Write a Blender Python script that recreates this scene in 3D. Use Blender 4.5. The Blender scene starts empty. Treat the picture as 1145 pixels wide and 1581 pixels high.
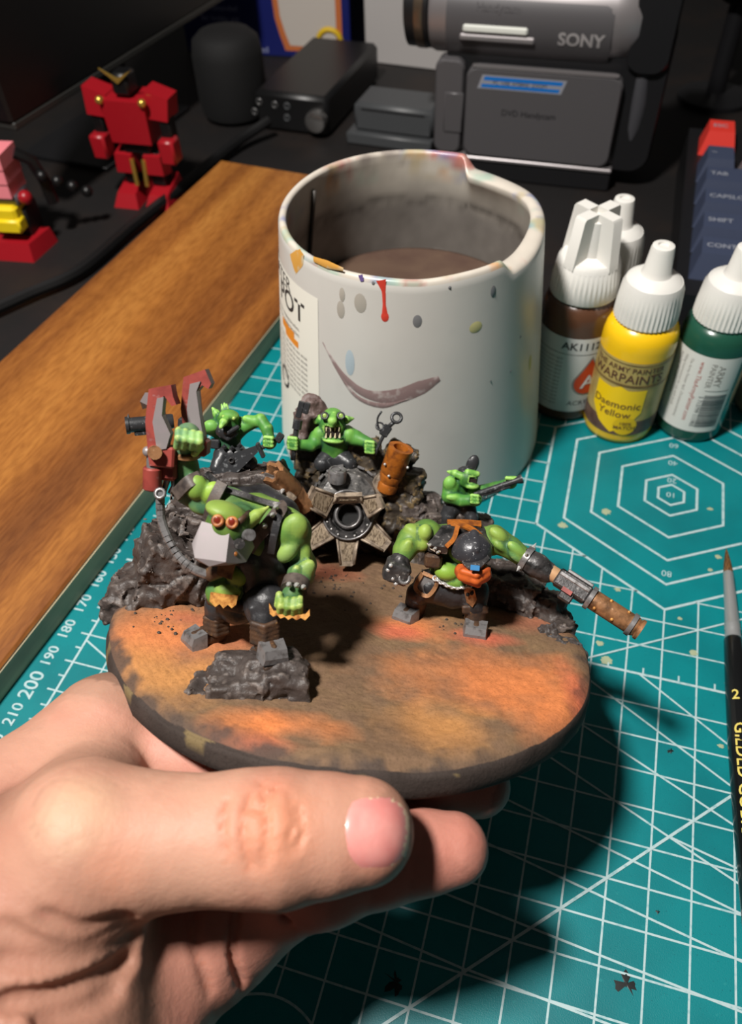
import bpy, bmesh, math, random
import numpy as np
from mathutils import Matrix, Vector, noise as mnoise

random.seed(7)
rng = np.random.default_rng(11)
scene = bpy.context.scene
COL = scene.collection
U = 0.01                      # the code below thinks in centimetres, the scene is in metres

# ------------------------------------------------------------------ camera
CAM = np.array([-4.26242, -20.97836, 20.92564])
RC = np.array([[0.96066988, 0.2761887, -0.02886478],
               [0.18892014, -0.72620568, -0.66101021],
               [-0.20352532, 0.62955946, -0.74982153]])   # rows: right, down, forward
F = 1236.787
cam = bpy.data.objects.new('camera', bpy.data.cameras.new('camera'))
COL.objects.link(cam)
cm = Matrix.Identity(4)
for i in range(3):
    cm[i][0] = RC[0, i]; cm[i][1] = -RC[1, i]; cm[i][2] = -RC[2, i]; cm[i][3] = CAM[i] * U
cam.matrix_world = cm
cam.data.sensor_fit = 'HORIZONTAL'; cam.data.sensor_width = 36.0
cam.data.lens = F / 1145 * 36.0
cam.data.clip_start = 0.005; cam.data.clip_end = 20
cam.data.dof.use_dof = True
cam.data.dof.focus_distance = 0.178
cam.data.dof.aperture_fstop = 28.0
scene.camera = cam

# ------------------------------------------------------------------ world, lamp, exposure
w = bpy.data.worlds.new('room'); scene.world = w; w.use_nodes = True
w.node_tree.nodes['Background'].inputs[0].default_value = (1.0, 0.95, 0.9, 1)
w.node_tree.nodes['Background'].inputs[1].default_value = 0.04

def area_lamp(name, loc, target, size, power, color, spread=180):
    L = bpy.data.lights.new(name, 'AREA'); L.shape = 'DISK'; L.size = size * U
    L.energy = power; L.color = color; L.spread = math.radians(spread)
    o = bpy.data.objects.new(name, L); COL.objects.link(o)
    d = Vector(np.array(target, float) - np.array(loc, float))
    o.location = Vector(loc) * U
    o.rotation_euler = d.to_track_quat('-Z', 'Y').to_euler()
    return o
area_lamp('desk_lamp', (-23, -22, 62), (-9, -8, 2), 7.0, 7.1, (1.0, 0.955, 0.905))

scene.view_settings.view_transform = 'Standard'
scene.view_settings.look = 'None'
scene.view_settings.exposure = 0.0
scene.view_settings.gamma = 1.0
scene.view_settings.use_curve_mapping = False

# ------------------------------------------------------------------ geometry of the view and of the held base
def ray(px, py):
    d = RC.T @ np.array([(px - 572.5) / F, (py - 790.5) / F, 1.0])
    return d / np.linalg.norm(d)
def at(px, py, z=0.0):                 # point at height z above the mat
    d = ray(px, py); return CAM + d * (z - CAM[2]) / d[2]
def away(px, py, t):                   # point t centimetres from the camera
    return CAM + ray(px, py) * t
BC = np.array([-7.94, -11.27, 5.33])   # centre of the base's top
BX = np.array([0.96386359, 0.2359282, -0.12371286])
BY = np.array([-0.26585721, 0.82236906, -0.50301995])
BN = np.array([-0.01693896, 0.51773257, 0.85537481])
BR = np.stack([BX, BY, BN], 1)
BCAM = BR.T @ (CAM - BC)
def bl(px, py, y):                     # base coordinates: the point at depth y on the base
    d = BR.T @ ray(px, py); return BCAM + d * (y - BCAM[1]) / d[1]
def bz(px, py, z=0.0):                 # the point at height z on the base
    d = BR.T @ ray(px, py); return BCAM + d * (z - BCAM[2]) / d[2]
def rad(rpx, p): return rpx * np.linalg.norm(np.asarray(p) - BCAM) / F
BASE_M = Matrix.Identity(4)
for i in range(3):
    BASE_M[i][0] = BX[i]; BASE_M[i][1] = BY[i]; BASE_M[i][2] = BN[i]; BASE_M[i][3] = BC[i]

# ------------------------------------------------------------------ objects
ORG = {}
def thing(name, label, cat, M=None, org=(0, 0, 0), group=None):
    """Empty at the thing's base. M: frame in cm; org: the thing's origin inside that frame"""
    M = Matrix.Identity(4) if M is None else M.copy()
    M = M @ Matrix.Translation(Vector(org))
    M.translation = M.translation * U
    o = bpy.data.objects.new(name, None); COL.objects.link(o)
    o.matrix_world = M; o.empty_display_size = 0.01
    o['label'] = label; o['category'] = cat
    if group: o['group'] = group
    ORG[o.name] = np.array(org, float)
    return o
def raw_mesh(name, V, Fa, mat, smooth=False, col=None):
    me = bpy.data.meshes.new(name)
    V = np.asarray(V, float) * U
    if isinstance(Fa, np.ndarray) and Fa.ndim == 2:
        n, k = Fa.shape
        me.vertices.add(len(V)); me.vertices.foreach_set('co', V.ravel())
        me.loops.add(n * k); me.loops.foreach_set('vertex_index', Fa.ravel().astype(np.int32))
        me.polygons.add(n); me.polygons.foreach_set('loop_start', np.arange(0, n * k, k, dtype=np.int32))
        me.update(calc_edges=True); me.validate()
    else:
        me.from_pydata(V.tolist(), [], [tuple(int(i) for i in f) for f in Fa]); me.update()
    if col is not None:
        a = me.color_attributes.new('Col', 'FLOAT_COLOR', 'POINT')
        c = np.ones((len(V), 4), np.float32); c[:, :3] = col
        a.data.foreach_set('color', c.ravel())
    if mat: me.materials.append(mat)
    if smooth is True:
        me.polygons.foreach_set('use_smooth', [True] * len(me.polygons))
    elif smooth:
        me.polygons.foreach_set('use_smooth', [True] * len(me.polygons))
        me.set_sharp_from_angle(angle=math.radians(smooth))
    return me
def part(parent, name, geo, mat, smooth=40, label=None):
    V, Fa = geo[0], geo[1]; col = geo[2] if len(geo) > 2 else None
    V = np.asarray(V, float) - ORG[parent.name]
    o = bpy.data.objects.new(name, raw_mesh(name, V, Fa, mat, smooth, col)); COL.objects.link(o)
    o.parent = parent; ORG[o.name] = ORG[parent.name]
    if label: o['label'] = label
    return o
def solo(name, geo, mat, label, cat, M=None, org=(0, 0, 0), smooth=40, group=None, kind=None):
    """a thing that is one mesh"""
    M = Matrix.Identity(4) if M is None else M.copy()
    M = M @ Matrix.Translation(Vector(org)); M.translation = M.translation * U
    V, Fa = geo[0], geo[1]; col = geo[2] if len(geo) > 2 else None
    o = bpy.data.objects.new(name, raw_mesh(name, np.asarray(V, float) - np.array(org, float), Fa, mat, smooth, col))
    COL.objects.link(o); o.matrix_world = M
    o['label'] = label; o['category'] = cat
    if group: o['group'] = group
    if kind: o['kind'] = kind
    ORG[o.name] = np.array(org, float)
    return o
def copy_tree(o, parent=None):
    c = o.copy(); COL.objects.link(c); ORG[c.name] = ORG[o.name]
    if parent: c.parent = parent
    for ch in list(o.children): copy_tree(ch, c)
    return c

# ------------------------------------------------------------------ mesh building
def nrm(v): v = np.asarray(v, float); return v / (np.linalg.norm(v) + 1e-12)
def axes(d, up=(0, 0, 1)):
    d = nrm(d); up = np.array(up, float)
    if abs(d @ nrm(up)) > .97: up = np.array([1.0, 0, 0]) if abs(d[0]) < .9 else np.array([0, 1.0, 0])
    x = nrm(np.cross(up, d)); y = np.cross(d, x); return np.stack([x, y, d], 1)   # columns x,y,d
def rotz(a): a = math.radians(a); return np.array([[math.cos(a), -math.sin(a), 0], [math.sin(a), math.cos(a), 0], [0, 0, 1]])
def rotx(a): a = math.radians(a); return np.array([[1, 0, 0], [0, math.cos(a), -math.sin(a)], [0, math.sin(a), math.cos(a)]])
def roty(a): a = math.radians(a); return np.array([[math.cos(a), 0, math.sin(a)], [0, 1, 0], [-math.sin(a), 0, math.cos(a)]])
def hull(P):
    bm = bmesh.new(); vs = [bm.verts.new(p) for p in P]
    r = bmesh.ops.convex_hull(bm, input=vs)
    bmesh.ops.delete(bm, geom=[v for v in bm.verts if not v.link_faces], context='VERTS')
    bmesh.ops.dissolve_limit(bm, angle_limit=math.radians(2), verts=bm.verts, edges=bm.edges)
    bm.verts.index_update()
    V = np.array([v.co[:] for v in bm.verts]); Fa = [[v.index for v in f.verts] for f in bm.faces]
    bm.free(); return V, Fa
class MB:
    def __init__(s): s.V = []; s.F = []; s.n = 0
    def add(s, V, Fa):
        V = np.asarray(V, float); s.V.append(V)
        s.F += [[int(i) + s.n for i in f] for f in Fa]; s.n += len(V); return s
    def geo(s): return np.concatenate(s.V), s.F
    def xf(s, R=None, t=(0, 0, 0)):
        s.V = [(v @ np.asarray(R).T if R is not None else v) + np.array(t, float) for v in s.V]; return s
    def cyl(s, a, b, r1, r2=None, n=16, up=(0, 0, 1), sq=1.0):
        r2 = r1 if r2 is None else r2; a = np.array(a, float); b = np.array(b, float); A = axes(b - a, up)
        t = np.arange(n) * 2 * np.pi / n; c = np.stack([np.cos(t), np.sin(t) * sq], 1) @ A[:, :2].T
        s.add(np.concatenate([a + c * r1, b + c * r2]),
              [[i, (i + 1) % n, n + (i + 1) % n, n + i] for i in range(n)] + [list(range(n))[::-1], list(range(n, 2 * n))]); return s
    def lathe(s, prof, a=(0, 0, 0), d=(0, 0, 1), n=32, up=(0, 1, 0), ripple=None):
        """prof: (r, h) along direction d from a"""
        A = axes(d, up); a = np.array(a, float); t = np.arange(n) * 2 * np.pi / n
        V = []
        for j, (r, h) in enumerate(prof):
            rr = np.full(n, float(r))
            if ripple and ripple[0] <= j <= ripple[1]: rr = rr + ripple[2] * (np.arange(n) % 2)
            V.append(a + (np.stack([np.cos(t) * rr, np.sin(t) * rr], 1) @ A[:, :2].T) + A[:, 2] * h)
        Fa = []
        for j in range(len(prof) - 1):
            Fa += [[j * n + i, j * n + (i + 1) % n, (j + 1) * n + (i + 1) % n, (j + 1) * n + i] for i in range(n)]
        if prof[0][0] > 1e-6: Fa.append(list(range(n))[::-1])
        m = len(prof) - 1
        if prof[-1][0] > 1e-6: Fa.append([m * n + i for i in range(n)])
        s.add(np.concatenate(V), Fa); return s
    def box(s, c, half, R=None, bev=0.0):
        h = np.array(half, float); P = []
        b = min(bev, h.min() * .9)
        for x in (-1, 1):
            for y in (-1, 1):
                for z in (-1, 1):
                    q = np.array([x, y, z], float)
                    if b <= 0: P.append(q * h)
                    else:
                        for k in range(3):
                            e = h - b; e[k] = h[k]; P.append(q * e)
        V, Fa = hull(P)
        if R is not None: V = V @ np.asarray(R).T
        s.add(V + np.array(c, float), Fa); return s
    def hull(s, P): s.add(*hull(P)); return s
    def prism(s, poly, thick, o=(0, 0, 0), R=None):
        """2D polygon (local x,y) extruded from -thick/2 to thick/2 along local z"""
        n = len(poly); P = np.array([(x, y, -thick / 2) for x, y in poly] + [(x, y, thick / 2) for x, y in poly], float)
        if R is not None: P = P @ np.asarray(R).T
        s.add(P + np.array(o, float), [list(range(n))[::-1], list(range(n, 2 * n))] + [[i, (i + 1) % n, n + (i + 1) % n, n + i] for i in range(n)]); return s
    def sph(s, c, r, n=12, m=8, R=None):
        r = np.ones(3) * r; V = [(0, 0, -1)]
        for j in range(1, m):
            p = -math.pi / 2 + math.pi * j / m
            V += [(math.cos(p) * math.cos(2 * math.pi * i / n), math.cos(p) * math.sin(2 * math.pi * i / n), math.sin(p)) for i in range(n)]
        V.append((0, 0, 1)); V = np.array(V) * r
        if R is not None: V = V @ np.asarray(R).T
        Fa = [[0, 1 + (i + 1) % n, 1 + i] for i in range(n)]
        for j in range(m - 2):
            Fa += [[1 + j * n + i, 1 + j * n + (i + 1) % n, 1 + (j + 1) * n + (i + 1) % n, 1 + (j + 1) * n + i] for i in range(n)]
        t = len(V) - 1; Fa += [[t, 1 + (m - 2) * n + i, 1 + (m - 2) * n + (i + 1) % n] for i in range(n)]
        s.add(V + np.array(c, float), Fa); return s
    def torus(s, c, d, R, r, n=24, m=8, arc=1.0, sx=1.0):
        A = axes(d); V = []; N = n if arc >= 1 else n + 1
        for i in range(N):
            t = 2 * math.pi * arc * i / n; e = np.array([math.cos(t) * sx, math.sin(t), 0]); eo = np.array([math.cos(t), math.sin(t), 0])
            for j in range(m):
                p = 2 * math.pi * j / m
                V.append(A @ (e * R + eo * r * math.cos(p) + np.array([0, 0, r * math.sin(p)])))
        Fa = [[i * m + j, ((i + 1) % N) * m + j, ((i + 1) % N) * m + (j + 1) % m, i * m + (j + 1) % m] for i in range(n if arc >= 1 else n) for j in range(m) if arc >= 1 or i + 1 < N]
        s.add(np.array(V) + np.array(c, float), Fa); return s
    def tube(s, path, r, n=8, caps=True):
        P = [np.array(p, float) for p in path]; rr = r if hasattr(r, '__len__') else [r] * len(P)
        V = []; A = None
        for i, p in enumerate(P):
            d = nrm(P[min(i + 1, len(P) - 1)] - P[max(i - 1, 0)])
            if A is None: A = axes(d)
            else:
                x = nrm(A[:, 0] - d * (A[:, 0] @ d)); A = np.stack([x, np.cross(d, x), d], 1)
            t = np.arange(n) * 2 * np.pi / n
            V.append(p + (np.stack([np.cos(t), np.sin(t)], 1) * rr[i]) @ A[:, :2].T)
        Fa = []
        for j in range(len(P) - 1): Fa += [[j * n + i, j * n + (i + 1) % n, (j + 1) * n + (i + 1) % n, (j + 1) * n + i] for i in range(n)]
        if caps: Fa += [list(range(n))[::-1], [(len(P) - 1) * n + i for i in range(n)]]
        s.add(np.concatenate(V), Fa); return s
def spline(P, n=8):
    P = [np.array(p, float) for p in P]; P = [2 * P[0] - P[1]] + P + [2 * P[-1] - P[-2]]; out = []
    for i in range(1, len(P) - 2):
        for k in range(n):
            t = k / n; a, b, c, d = P[i - 1:i + 3]
            out.append(.5 * ((2 * b) + (c - a) * t + (2 * a - 5 * b + 4 * c - d) * t * t + (3 * b - a - 3 * c + d) * t ** 3))
    out.append(P[-2]); return out

# flat lettering as mesh
_tx = {}
def text(s, size=1.0, align='CENTER', bold=0.0, sx=1.0):
    key = (s, align, bold)
    if key not in _tx:
        c = bpy.data.curves.new('lettering', 'FONT'); c.body = s; c.align_x = align; c.align_y = 'CENTER'; c.size = 1.0
        c.resolution_u = 3; c.offset = bold
        o = bpy.data.objects.new('lettering', c); COL.objects.link(o)
        bpy.context.view_layer.update()
        e = o.evaluated_get(bpy.context.evaluated_depsgraph_get()); me = e.to_mesh()
        V = np.array([v.co[:] for v in me.vertices]) if len(me.vertices) else np.zeros((0, 3)); Fa = [list(p.vertices) for p in me.polygons]
        e.to_mesh_clear(); bpy.data.objects.remove(o); bpy.data.curves.remove(c)
        _tx[key] = (V, Fa)
    V, Fa = _tx[key]; V = V * size; V = V * np.array([sx, 1, 1]); return V, Fa

# ------------------------------------------------------------------ noise
def _h(i, j, k, s):
    n = (i * 374761393 + j * 668265263 + k * 2147483647 + s * 1274126177) & 0x7fffffff
    n = ((n ^ (n >> 13)) * 1274126177) & 0x7fffffff
    n = ((n ^ (n >> 16)) * 374761393) & 0x7fffffff
    return (n & 0xffffff) / float(0xffffff)
def vnoise(P, s=0):
    P = np.asarray(P, float); f = np.floor(P).astype(np.int64); t = P - f; t = t * t * (3 - 2 * t); r = 0
    for a in (0, 1):
        for b in (0, 1):
            for c in (0, 1):
                wgt = (t[..., 0] if a else 1 - t[..., 0]) * (t[..., 1] if b else 1 - t[..., 1]) * (t[..., 2] if c else 1 - t[..., 2])
                r = r + wgt * _h(f[..., 0] + a, f[..., 1] + b, f[..., 2] + c, s)
    return r * 2 - 1
def fbm(P, o=4, s=0, ridge=False):
    P = np.asarray(P, float); r = 0; a = 1; tot = 0
    for i in range(o):
        v = vnoise(P * 2 ** i + i * 17.3, s + i)
        if ridge: v = 1 - 2 * np.abs(v)
        r = r + v * a; tot += a; a *= .5
    return r / tot

# ------------------------------------------------------------------ smooth solid bodies (distance field -> surface nets)
def surface_nets(D):
    S = D < 0; sh = np.array(D.shape); cs = tuple(sh - 1)
    acc = np.zeros(cs + (3,), np.float32); cnt = np.zeros(cs, np.float32); cr = []
    for ax in range(3):
        a = [slice(None)] * 3; b = [slice(None)] * 3; a[ax] = slice(0, -1); b[ax] = slice(1, None)
        d0, d1 = D[tuple(a)], D[tuple(b)]; c = S[tuple(a)] != S[tuple(b)]
        t = np.where(c, d0 / np.where(c, d0 - d1, 1), 0).astype(np.float32); cr.append((c, S[tuple(a)]))
        o1, o2 = [k for k in range(3) if k != ax]
        for p in (0, 1):
            for q in (0, 1):
                sl = [slice(None)] * 3; sl[o1] = slice(p, p + cs[o1]); sl[o2] = slice(q, q + cs[o2]); sl = tuple(sl)
                cc = c[sl]; acc[..., ax] += t[sl] * cc; acc[..., o1] += p * cc; acc[..., o2] += q * cc; cnt += cc
    act = cnt > 0; idx = -np.ones(cs, np.int64); n = int(act.sum()); idx[act] = np.arange(n)
    ijk = np.argwhere(act); V = ijk + acc[act] / cnt[act][:, None]
    Q = []
    for ax in range(3):
        c, s0 = cr[ax]; o1, o2 = [(1, 2), (2, 0), (0, 1)][ax]
        e = np.argwhere(c); ok = (e[:, o1] > 0) & (e[:, o2] > 0) & (e[:, o1] < sh[o1] - 1) & (e[:, o2] < sh[o2] - 1); e = e[ok]
        sg = s0[tuple(e.T)]
        d1 = np.zeros(3, int); d1[o1] = 1; d2 = np.zeros(3, int); d2[o2] = 1
        q = np.stack([idx[tuple((e - d1 - d2).T)], idx[tuple((e - d2).T)], idx[tuple(e.T)], idx[tuple((e - d1).T)]], 1)
        q[~sg] = q[~sg][:, ::-1]; Q.append(q)
    return V, np.concatenate(Q)
class Body:
    def __init__(s, h=.05, k=.08): s.h = h; s.k = k; s.P = []
    def _p(s, fn, lo, hi, col, k, op): s.P.append((fn, np.array(lo), np.array(hi), np.array(col, float), s.k if k is None else k, op)); return s
    def cap(s, a, b, r1, r2=None, col=(1, 1, 1), k=None, op='u'):
        a = np.array(a, float); b = np.array(b, float); r2 = r1 if r2 is None else r2; ab = b - a; L = ab @ ab + 1e-9; R = max(r1, r2)
        def fn(X):
            t = np.clip(((X - a) @ ab) / L, 0, 1); return np.linalg.norm(X - a - t[..., None] * ab, axis=-1) - (r1 + (r2 - r1) * t)
        return s._p(fn, np.minimum(a, b) - R, np.maximum(a, b) + R, col, k, op)
    def ell(s, c, r, col=(1, 1, 1), R=None, k=None, op='u'):
        c = np.array(c, float); r = np.ones(3) * np.array(r, float); M = np.eye(3) if R is None else np.asarray(R)
        def fn(X):
            q = (X - c) @ M; a = np.linalg.norm(q / r, axis=-1); b = np.linalg.norm(q / r ** 2, axis=-1) + 1e-9; return a * (a - 1) / b
        return s._p(fn, c - r.max(), c + r.max(), col, k, op)
    def box(s, c, half, col=(1, 1, 1), R=None, rd=.02, k=None, op='u'):
        c = np.array(c, float); hf = np.array(half, float) - rd; M = np.eye(3) if R is None else np.asarray(R)
        def fn(X):
            q = np.abs((X - c) @ M) - hf; return np.linalg.norm(np.maximum(q, 0), axis=-1) + np.minimum(q.max(-1), 0) - rd
        m = np.linalg.norm(half); return s._p(fn, c - m, c + m, col, k, op)
    def chain(s, J, col=(1, 1, 1), k=None, op='u'):
        """J: list of (point, radius)"""
        for (a, r1), (b, r2) in zip(J[:-1], J[1:]): s.cap(a, b, r1, r2, col, k, op)
        return s
    def mesh(s, disp=None, tint=None, edge=None):
        us = [p for p in s.P if p[5] == 'u']; pad = 3 * s.h + .02
        lo = np.min([p[1] for p in us], 0) - pad; hi = np.max([p[2] for p in us], 0) + pad
        N = np.ceil((hi - lo) / s.h).astype(int) + 1
        D = np.full(N, 9.0, np.float32); C = np.zeros(tuple(N) + (3,), np.float32)
        for fn, a, b, col, k, op in s.P:
            m = k + 3 * s.h
            i0 = np.clip(np.floor((a - m - lo) / s.h).astype(int), 0, N); i1 = np.clip(np.ceil((b + m - lo) / s.h).astype(int) + 1, 0, N)
            if (i1 <= i0).any(): continue
            sl = tuple(slice(p, q) for p, q in zip(i0, i1))
            X = np.stack(np.meshgrid(*[lo[q] + s.h * np.arange(i0[q], i1[q]) for q in range(3)], indexing='ij'), -1)
            e = fn(X).astype(np.float32); d = D[sl]
            if op == 'u':
                hh = np.clip(.5 + .5 * (d - e) / k, 0, 1); D[sl] = d + (e - d) * hh - k * hh * (1 - hh)
                h2 = np.clip(.5 + .5 * (d - e) / max(k * .7, 1e-3), 0, 1)[..., None]; C[sl] = C[sl] * (1 - h2) + col * h2
            elif op == 's':
                hh = np.clip(.5 - .5 * (d + e) / k, 0, 1); D[sl] = d + (-e - d) * hh + k * hh * (1 - hh)
            elif op == 'c':     # colour only
                h2 = np.clip(.5 - e / max(k, 1e-3), 0, 1)[..., None]; C[sl] = C[sl] * (1 - h2) + col * h2
        if disp is not None:
            near = np.abs(D) < 6 * s.h; X = lo + np.argwhere(near) * s.h; D[near] += disp(X).astype(np.float32)
        V, Q = surface_nets(D)
        ii = np.clip(np.round(V).astype(int), 0, N - 1); c = C[tuple(ii.T)]; V = lo + V * s.h
        if tint is not None: c = tint(V, c)
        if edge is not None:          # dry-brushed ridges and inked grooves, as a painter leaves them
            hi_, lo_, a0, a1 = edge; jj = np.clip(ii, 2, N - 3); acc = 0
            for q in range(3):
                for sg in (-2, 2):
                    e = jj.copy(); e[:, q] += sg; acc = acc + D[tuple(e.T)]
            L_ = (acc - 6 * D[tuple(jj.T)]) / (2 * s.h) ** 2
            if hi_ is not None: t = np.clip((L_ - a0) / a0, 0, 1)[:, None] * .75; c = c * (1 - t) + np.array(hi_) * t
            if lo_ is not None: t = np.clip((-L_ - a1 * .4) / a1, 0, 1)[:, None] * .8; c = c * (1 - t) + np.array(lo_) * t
        return V, Q, np.clip(c, 0, 1)

# ------------------------------------------------------------------ materials
def S(r, g, b):
    return tuple((c / 255 / 12.92) if c / 255 <= .04045 else ((c / 255 + .055) / 1.055) ** 2.4 for c in (r, g, b))
def mat(name, col=(.5, .5, .5), rough=.5, metal=0.0, attr=False, var=None, bump=None, sss=0.0, sr=(.004, .0012, .0006), coat=0.0, spec=None,
        trans=0.0, ior=1.45, emit=None, alpha=None, bump2=None, rvar=None):
    """var: list of (colour, scale, lo, hi, stretch) noise layers over the base; bump: (scale, strength, distance_cm)"""
    m = bpy.data.materials.new(name); m.use_nodes = True; nt = m.node_tree; N = nt.nodes; L = nt.links
    p = N['Principled BSDF']; p.inputs['Roughness'].default_value = rough; p.inputs['Metallic'].default_value = metal
    p.inputs['Coat Weight'].default_value = coat; p.inputs['IOR'].default_value = ior
    if spec is not None: p.inputs['Specular IOR Level'].default_value = spec
    if trans: p.inputs['Transmission Weight'].default_value = trans
    if sss:
        p.inputs['Subsurface Weight'].default_value = sss; p.inputs['Subsurface Radius'].default_value = sr; p.inputs['Subsurface Scale'].default_value = 1.0
    if emit: p.inputs['Emission Color'].default_value = (*emit[0], 1); p.inputs['Emission Strength'].default_value = emit[1]
    tc = N.new('ShaderNodeTexCoord')
    def coords(stretch=(1, 1, 1)):
        mp = N.new('ShaderNodeMapping'); mp.inputs['Scale'].default_value = [100 * q for q in stretch]; L.new(tc.outputs['Object'], mp.inputs['Vector']); return mp.outputs[0]
    def nz(scale, stretch=(1, 1, 1), detail=4, dist=0.0):
        t = N.new('ShaderNodeTexNoise'); t.inputs['Scale'].default_value = scale; t.inputs['Detail'].default_value = detail; t.inputs['Distortion'].default_value = dist
        L.new(coords(stretch), t.inputs['Vector']); return t.outputs['Fac']
    if attr:
        a = N.new('ShaderNodeAttribute'); a.attribute_name = 'Col'; cur = a.outputs['Color']
    else:
        r = N.new('ShaderNodeRGB'); r.outputs[0].default_value = (*col, 1); cur = r.outputs[0]
    for lay in (var or []):
        c2, sc, lo, hi = lay[:4]; st = lay[4] if len(lay) > 4 else (1, 1, 1); ds = lay[5] if len(lay) > 5 else 0.0
        mr = N.new('ShaderNodeMapRange'); mr.inputs['From Min'].default_value = lo; mr.inputs['From Max'].default_value = hi
        L.new(nz(sc, st, 5, ds), mr.inputs['Value'])
        mx = N.new('ShaderNodeMix'); mx.data_type = 'RGBA'; L.new(mr.outputs[0], mx.inputs[0]); L.new(cur, mx.inputs[6])
        if isinstance(c2, float):
            mx.blend_type = 'MULTIPLY'; mx.inputs[7].default_value = (c2, c2, c2, 1)
        else: mx.inputs[7].default_value = (*c2, 1)
        cur = mx.outputs[2]
    L.new(cur, p.inputs['Base Color'])
    if rvar:
        mr = N.new('ShaderNodeMapRange'); mr.inputs['To Min'].default_value = rvar[1]; mr.inputs['To Max'].default_value = rvar[2]; mr.inputs['From Min'].default_value = .3; mr.inputs['From Max'].default_value = .7
        L.new(nz(rvar[0]), mr.inputs['Value']); L.new(mr.outputs[0], p.inputs['Roughness'])
    prev = None
    for b in (bump, bump2):
        if b:
            bn = N.new('ShaderNodeBump'); bn.inputs['Strength'].default_value = b[1]; bn.inputs['Distance'].default_value = b[2] * U
            L.new(nz(b[0], b[3] if len(b) > 3 else (1, 1, 1), 5), bn.inputs['Height'])
            if prev: L.new(prev, bn.inputs['Normal'])
            prev = bn.outputs[0]
    if prev: L.new(prev, p.inputs['Normal'])
    return m
# ================================================================== desk, mat, board
DZ = -0.15
m_desk = mat('black_desk', S(22, 20, 20), rough=.6, var=[(S(34, 26, 22), .25, .45, .7), (S(20, 18, 18), 2.0, .5, .8)], bump=(14, .15, .02))
solo('desk', MB().box((0, 10, DZ - 1.5), (75, 60, 1.5), bev=.3).geo(), m_desk, 'dark matt desk top under the cutting mat and everything else', 'desk')['kind'] = 'structure'

m_mat = mat('teal_mat', S(0, 117, 122), rough=.42, spec=.45,
            var=[(S(0, 98, 104), .35, .4, .75), (S(30, 128, 130), 6.0, .66, .8), (S(0, 84, 92), 22.0, .62, .75)], bump=(32, .35, .012))
m_print = mat('mat_print', S(164, 186, 188), rough=.5, var=[(S(110, 160, 165), 5.0, .52, .75)])
matobj = thing('cutting_mat', 'teal self-healing cutting mat printed with a white grid and hexagons', 'cutting mat')
b = MB()
cr = []
for cx, cy, a0 in ((25.4, 7.6, 0), (-17.6, 7.6, 90), (-17.6, -20.4, 180), (25.4, -20.4, 270)):
    for k in range(7):
        a = math.radians(a0 + 15 * k); cr.append((cx + math.cos(a), cy + math.sin(a)))
b.prism(cr, .15, (0, 0, -.075))
part(matobj, 'mat_sheet', b.geo(), m_mat, 30)
ZP = .006; dz_ = [0]
def strip(b, p, q, wd, z=ZP):
    p = np.array(p, float); q = np.array(q, float); d = nrm(q - p); n = np.array([-d[1], d[0]]) * wd / 2
    V = [(*(p + n), z), (*(p - n), z), (*(q - n), z), (*(q + n), z)]; b.add(V, [[0, 1, 2, 3]])
HEX = [(5 * math.cos(math.radians(90 + 60 * k)), 5 * math.sin(math.radians(90 + 60 * k))) for k in range(6)]
CIRC = [(-7.95, -19.75, 1.65), (-6.95, -5.3, 2.1)]
def clipped(b, p, q, wd, z=ZP):
    """a printed line that stops at the hexagon figure and at the circles"""
    p = np.array(p, float); q = np.array(q, float); n = 600; t = np.linspace(0, 1, n + 1)
    X = p + t[:, None] * (q - p)
    inside = np.ones(n + 1, bool)
    for k in range(6):
        a = np.array(HEX[k]); e = np.array(HEX[(k + 1) % 6]) - a; inside &= (e[0] * (X[:, 1] - a[1]) - e[1] * (X[:, 0] - a[0])) >= 0
    for cx, cy, r in CIRC: inside |= (X[:, 0] - cx) ** 2 + (X[:, 1] - cy) ** 2 < r * r
    run = None
    for i in range(n + 1):
        if not inside[i] and run is None: run = i
        if (inside[i] or i == n) and run is not None:
            if i - run > 2: strip(b, X[run], X[i], wd, z)
            run = None
b = MB()
for u in range(-17, 26): clipped(b, (u, 7.5), (u, -20.5), .07 if u == -17 else .05)
for k in range(0, 29):
    v = 7.5 - k; clipped(b, (-17.28, v), (25.2, v), .075 if k == 15 else .05, ZP + .003)
for k in range(0, 57):
    v = 7.5 - k / 2; strip(b, (-17.28 if k % 2 == 0 else -17.2, v), (-17, v), .055, ZP + .0045)
for u in np.arange(-16.5, 25, 1): 
    if abs(u) > 3: pass
    strip(b, (u, -7.5), (u, -7.28), .05, ZP + .0045)
part(matobj, 'grid_print', b.geo(), m_print, False)['kind'] = 'stuff'
b = MB()
def diag(p, q, e0=0.0, e1=0.0, wd=.055):
    p = np.array(p, float); q = np.array(q, float); d = nrm(q - p); dz_[0] += 1; clipped(b, p - d * e0, q + d * e1, wd, ZP + .004 + .0012 * dz_[0])
diag((-.62, -7.5), (1.97, -9.18), 0, 8); diag((-1.75, -8.21), (1.99, -10.33), 1, 8); diag((-1.7, -9.7), (2.17, -11.42), 5, 8)
diag((-1.82, -11.14), (-.01, -11.9), 6, 10); diag((-1.39, -12.71), (2.16, -13.48), 5, 8); diag((.69, -12.13), (1.96, -12.4), .3, 8)
diag((-3.8, -13.49), (2.14, -14.53), 5, 8); diag((-3.8, -15.01), (1.91, -15.55), 6, 8); diag((-7.28, -16.06), (-4.01, -16.4), .5, .1)
diag((-3.5, -16.42), (-.47, -16.62), .4, 6); diag((1.9, -7.5), (5.2, -9.6))
diag((2, -10.5), (-8, -20.5), .3, 0, .07); diag((-2.02, -7.31), (1.88, -5.01), .3, 6); diag((-17, -10.7), (-15.2, -11.5), 0, 3)
part(matobj, 'angle_print', b.geo(), m_print, False)['kind'] = 'stuff'
b = MB()
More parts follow.
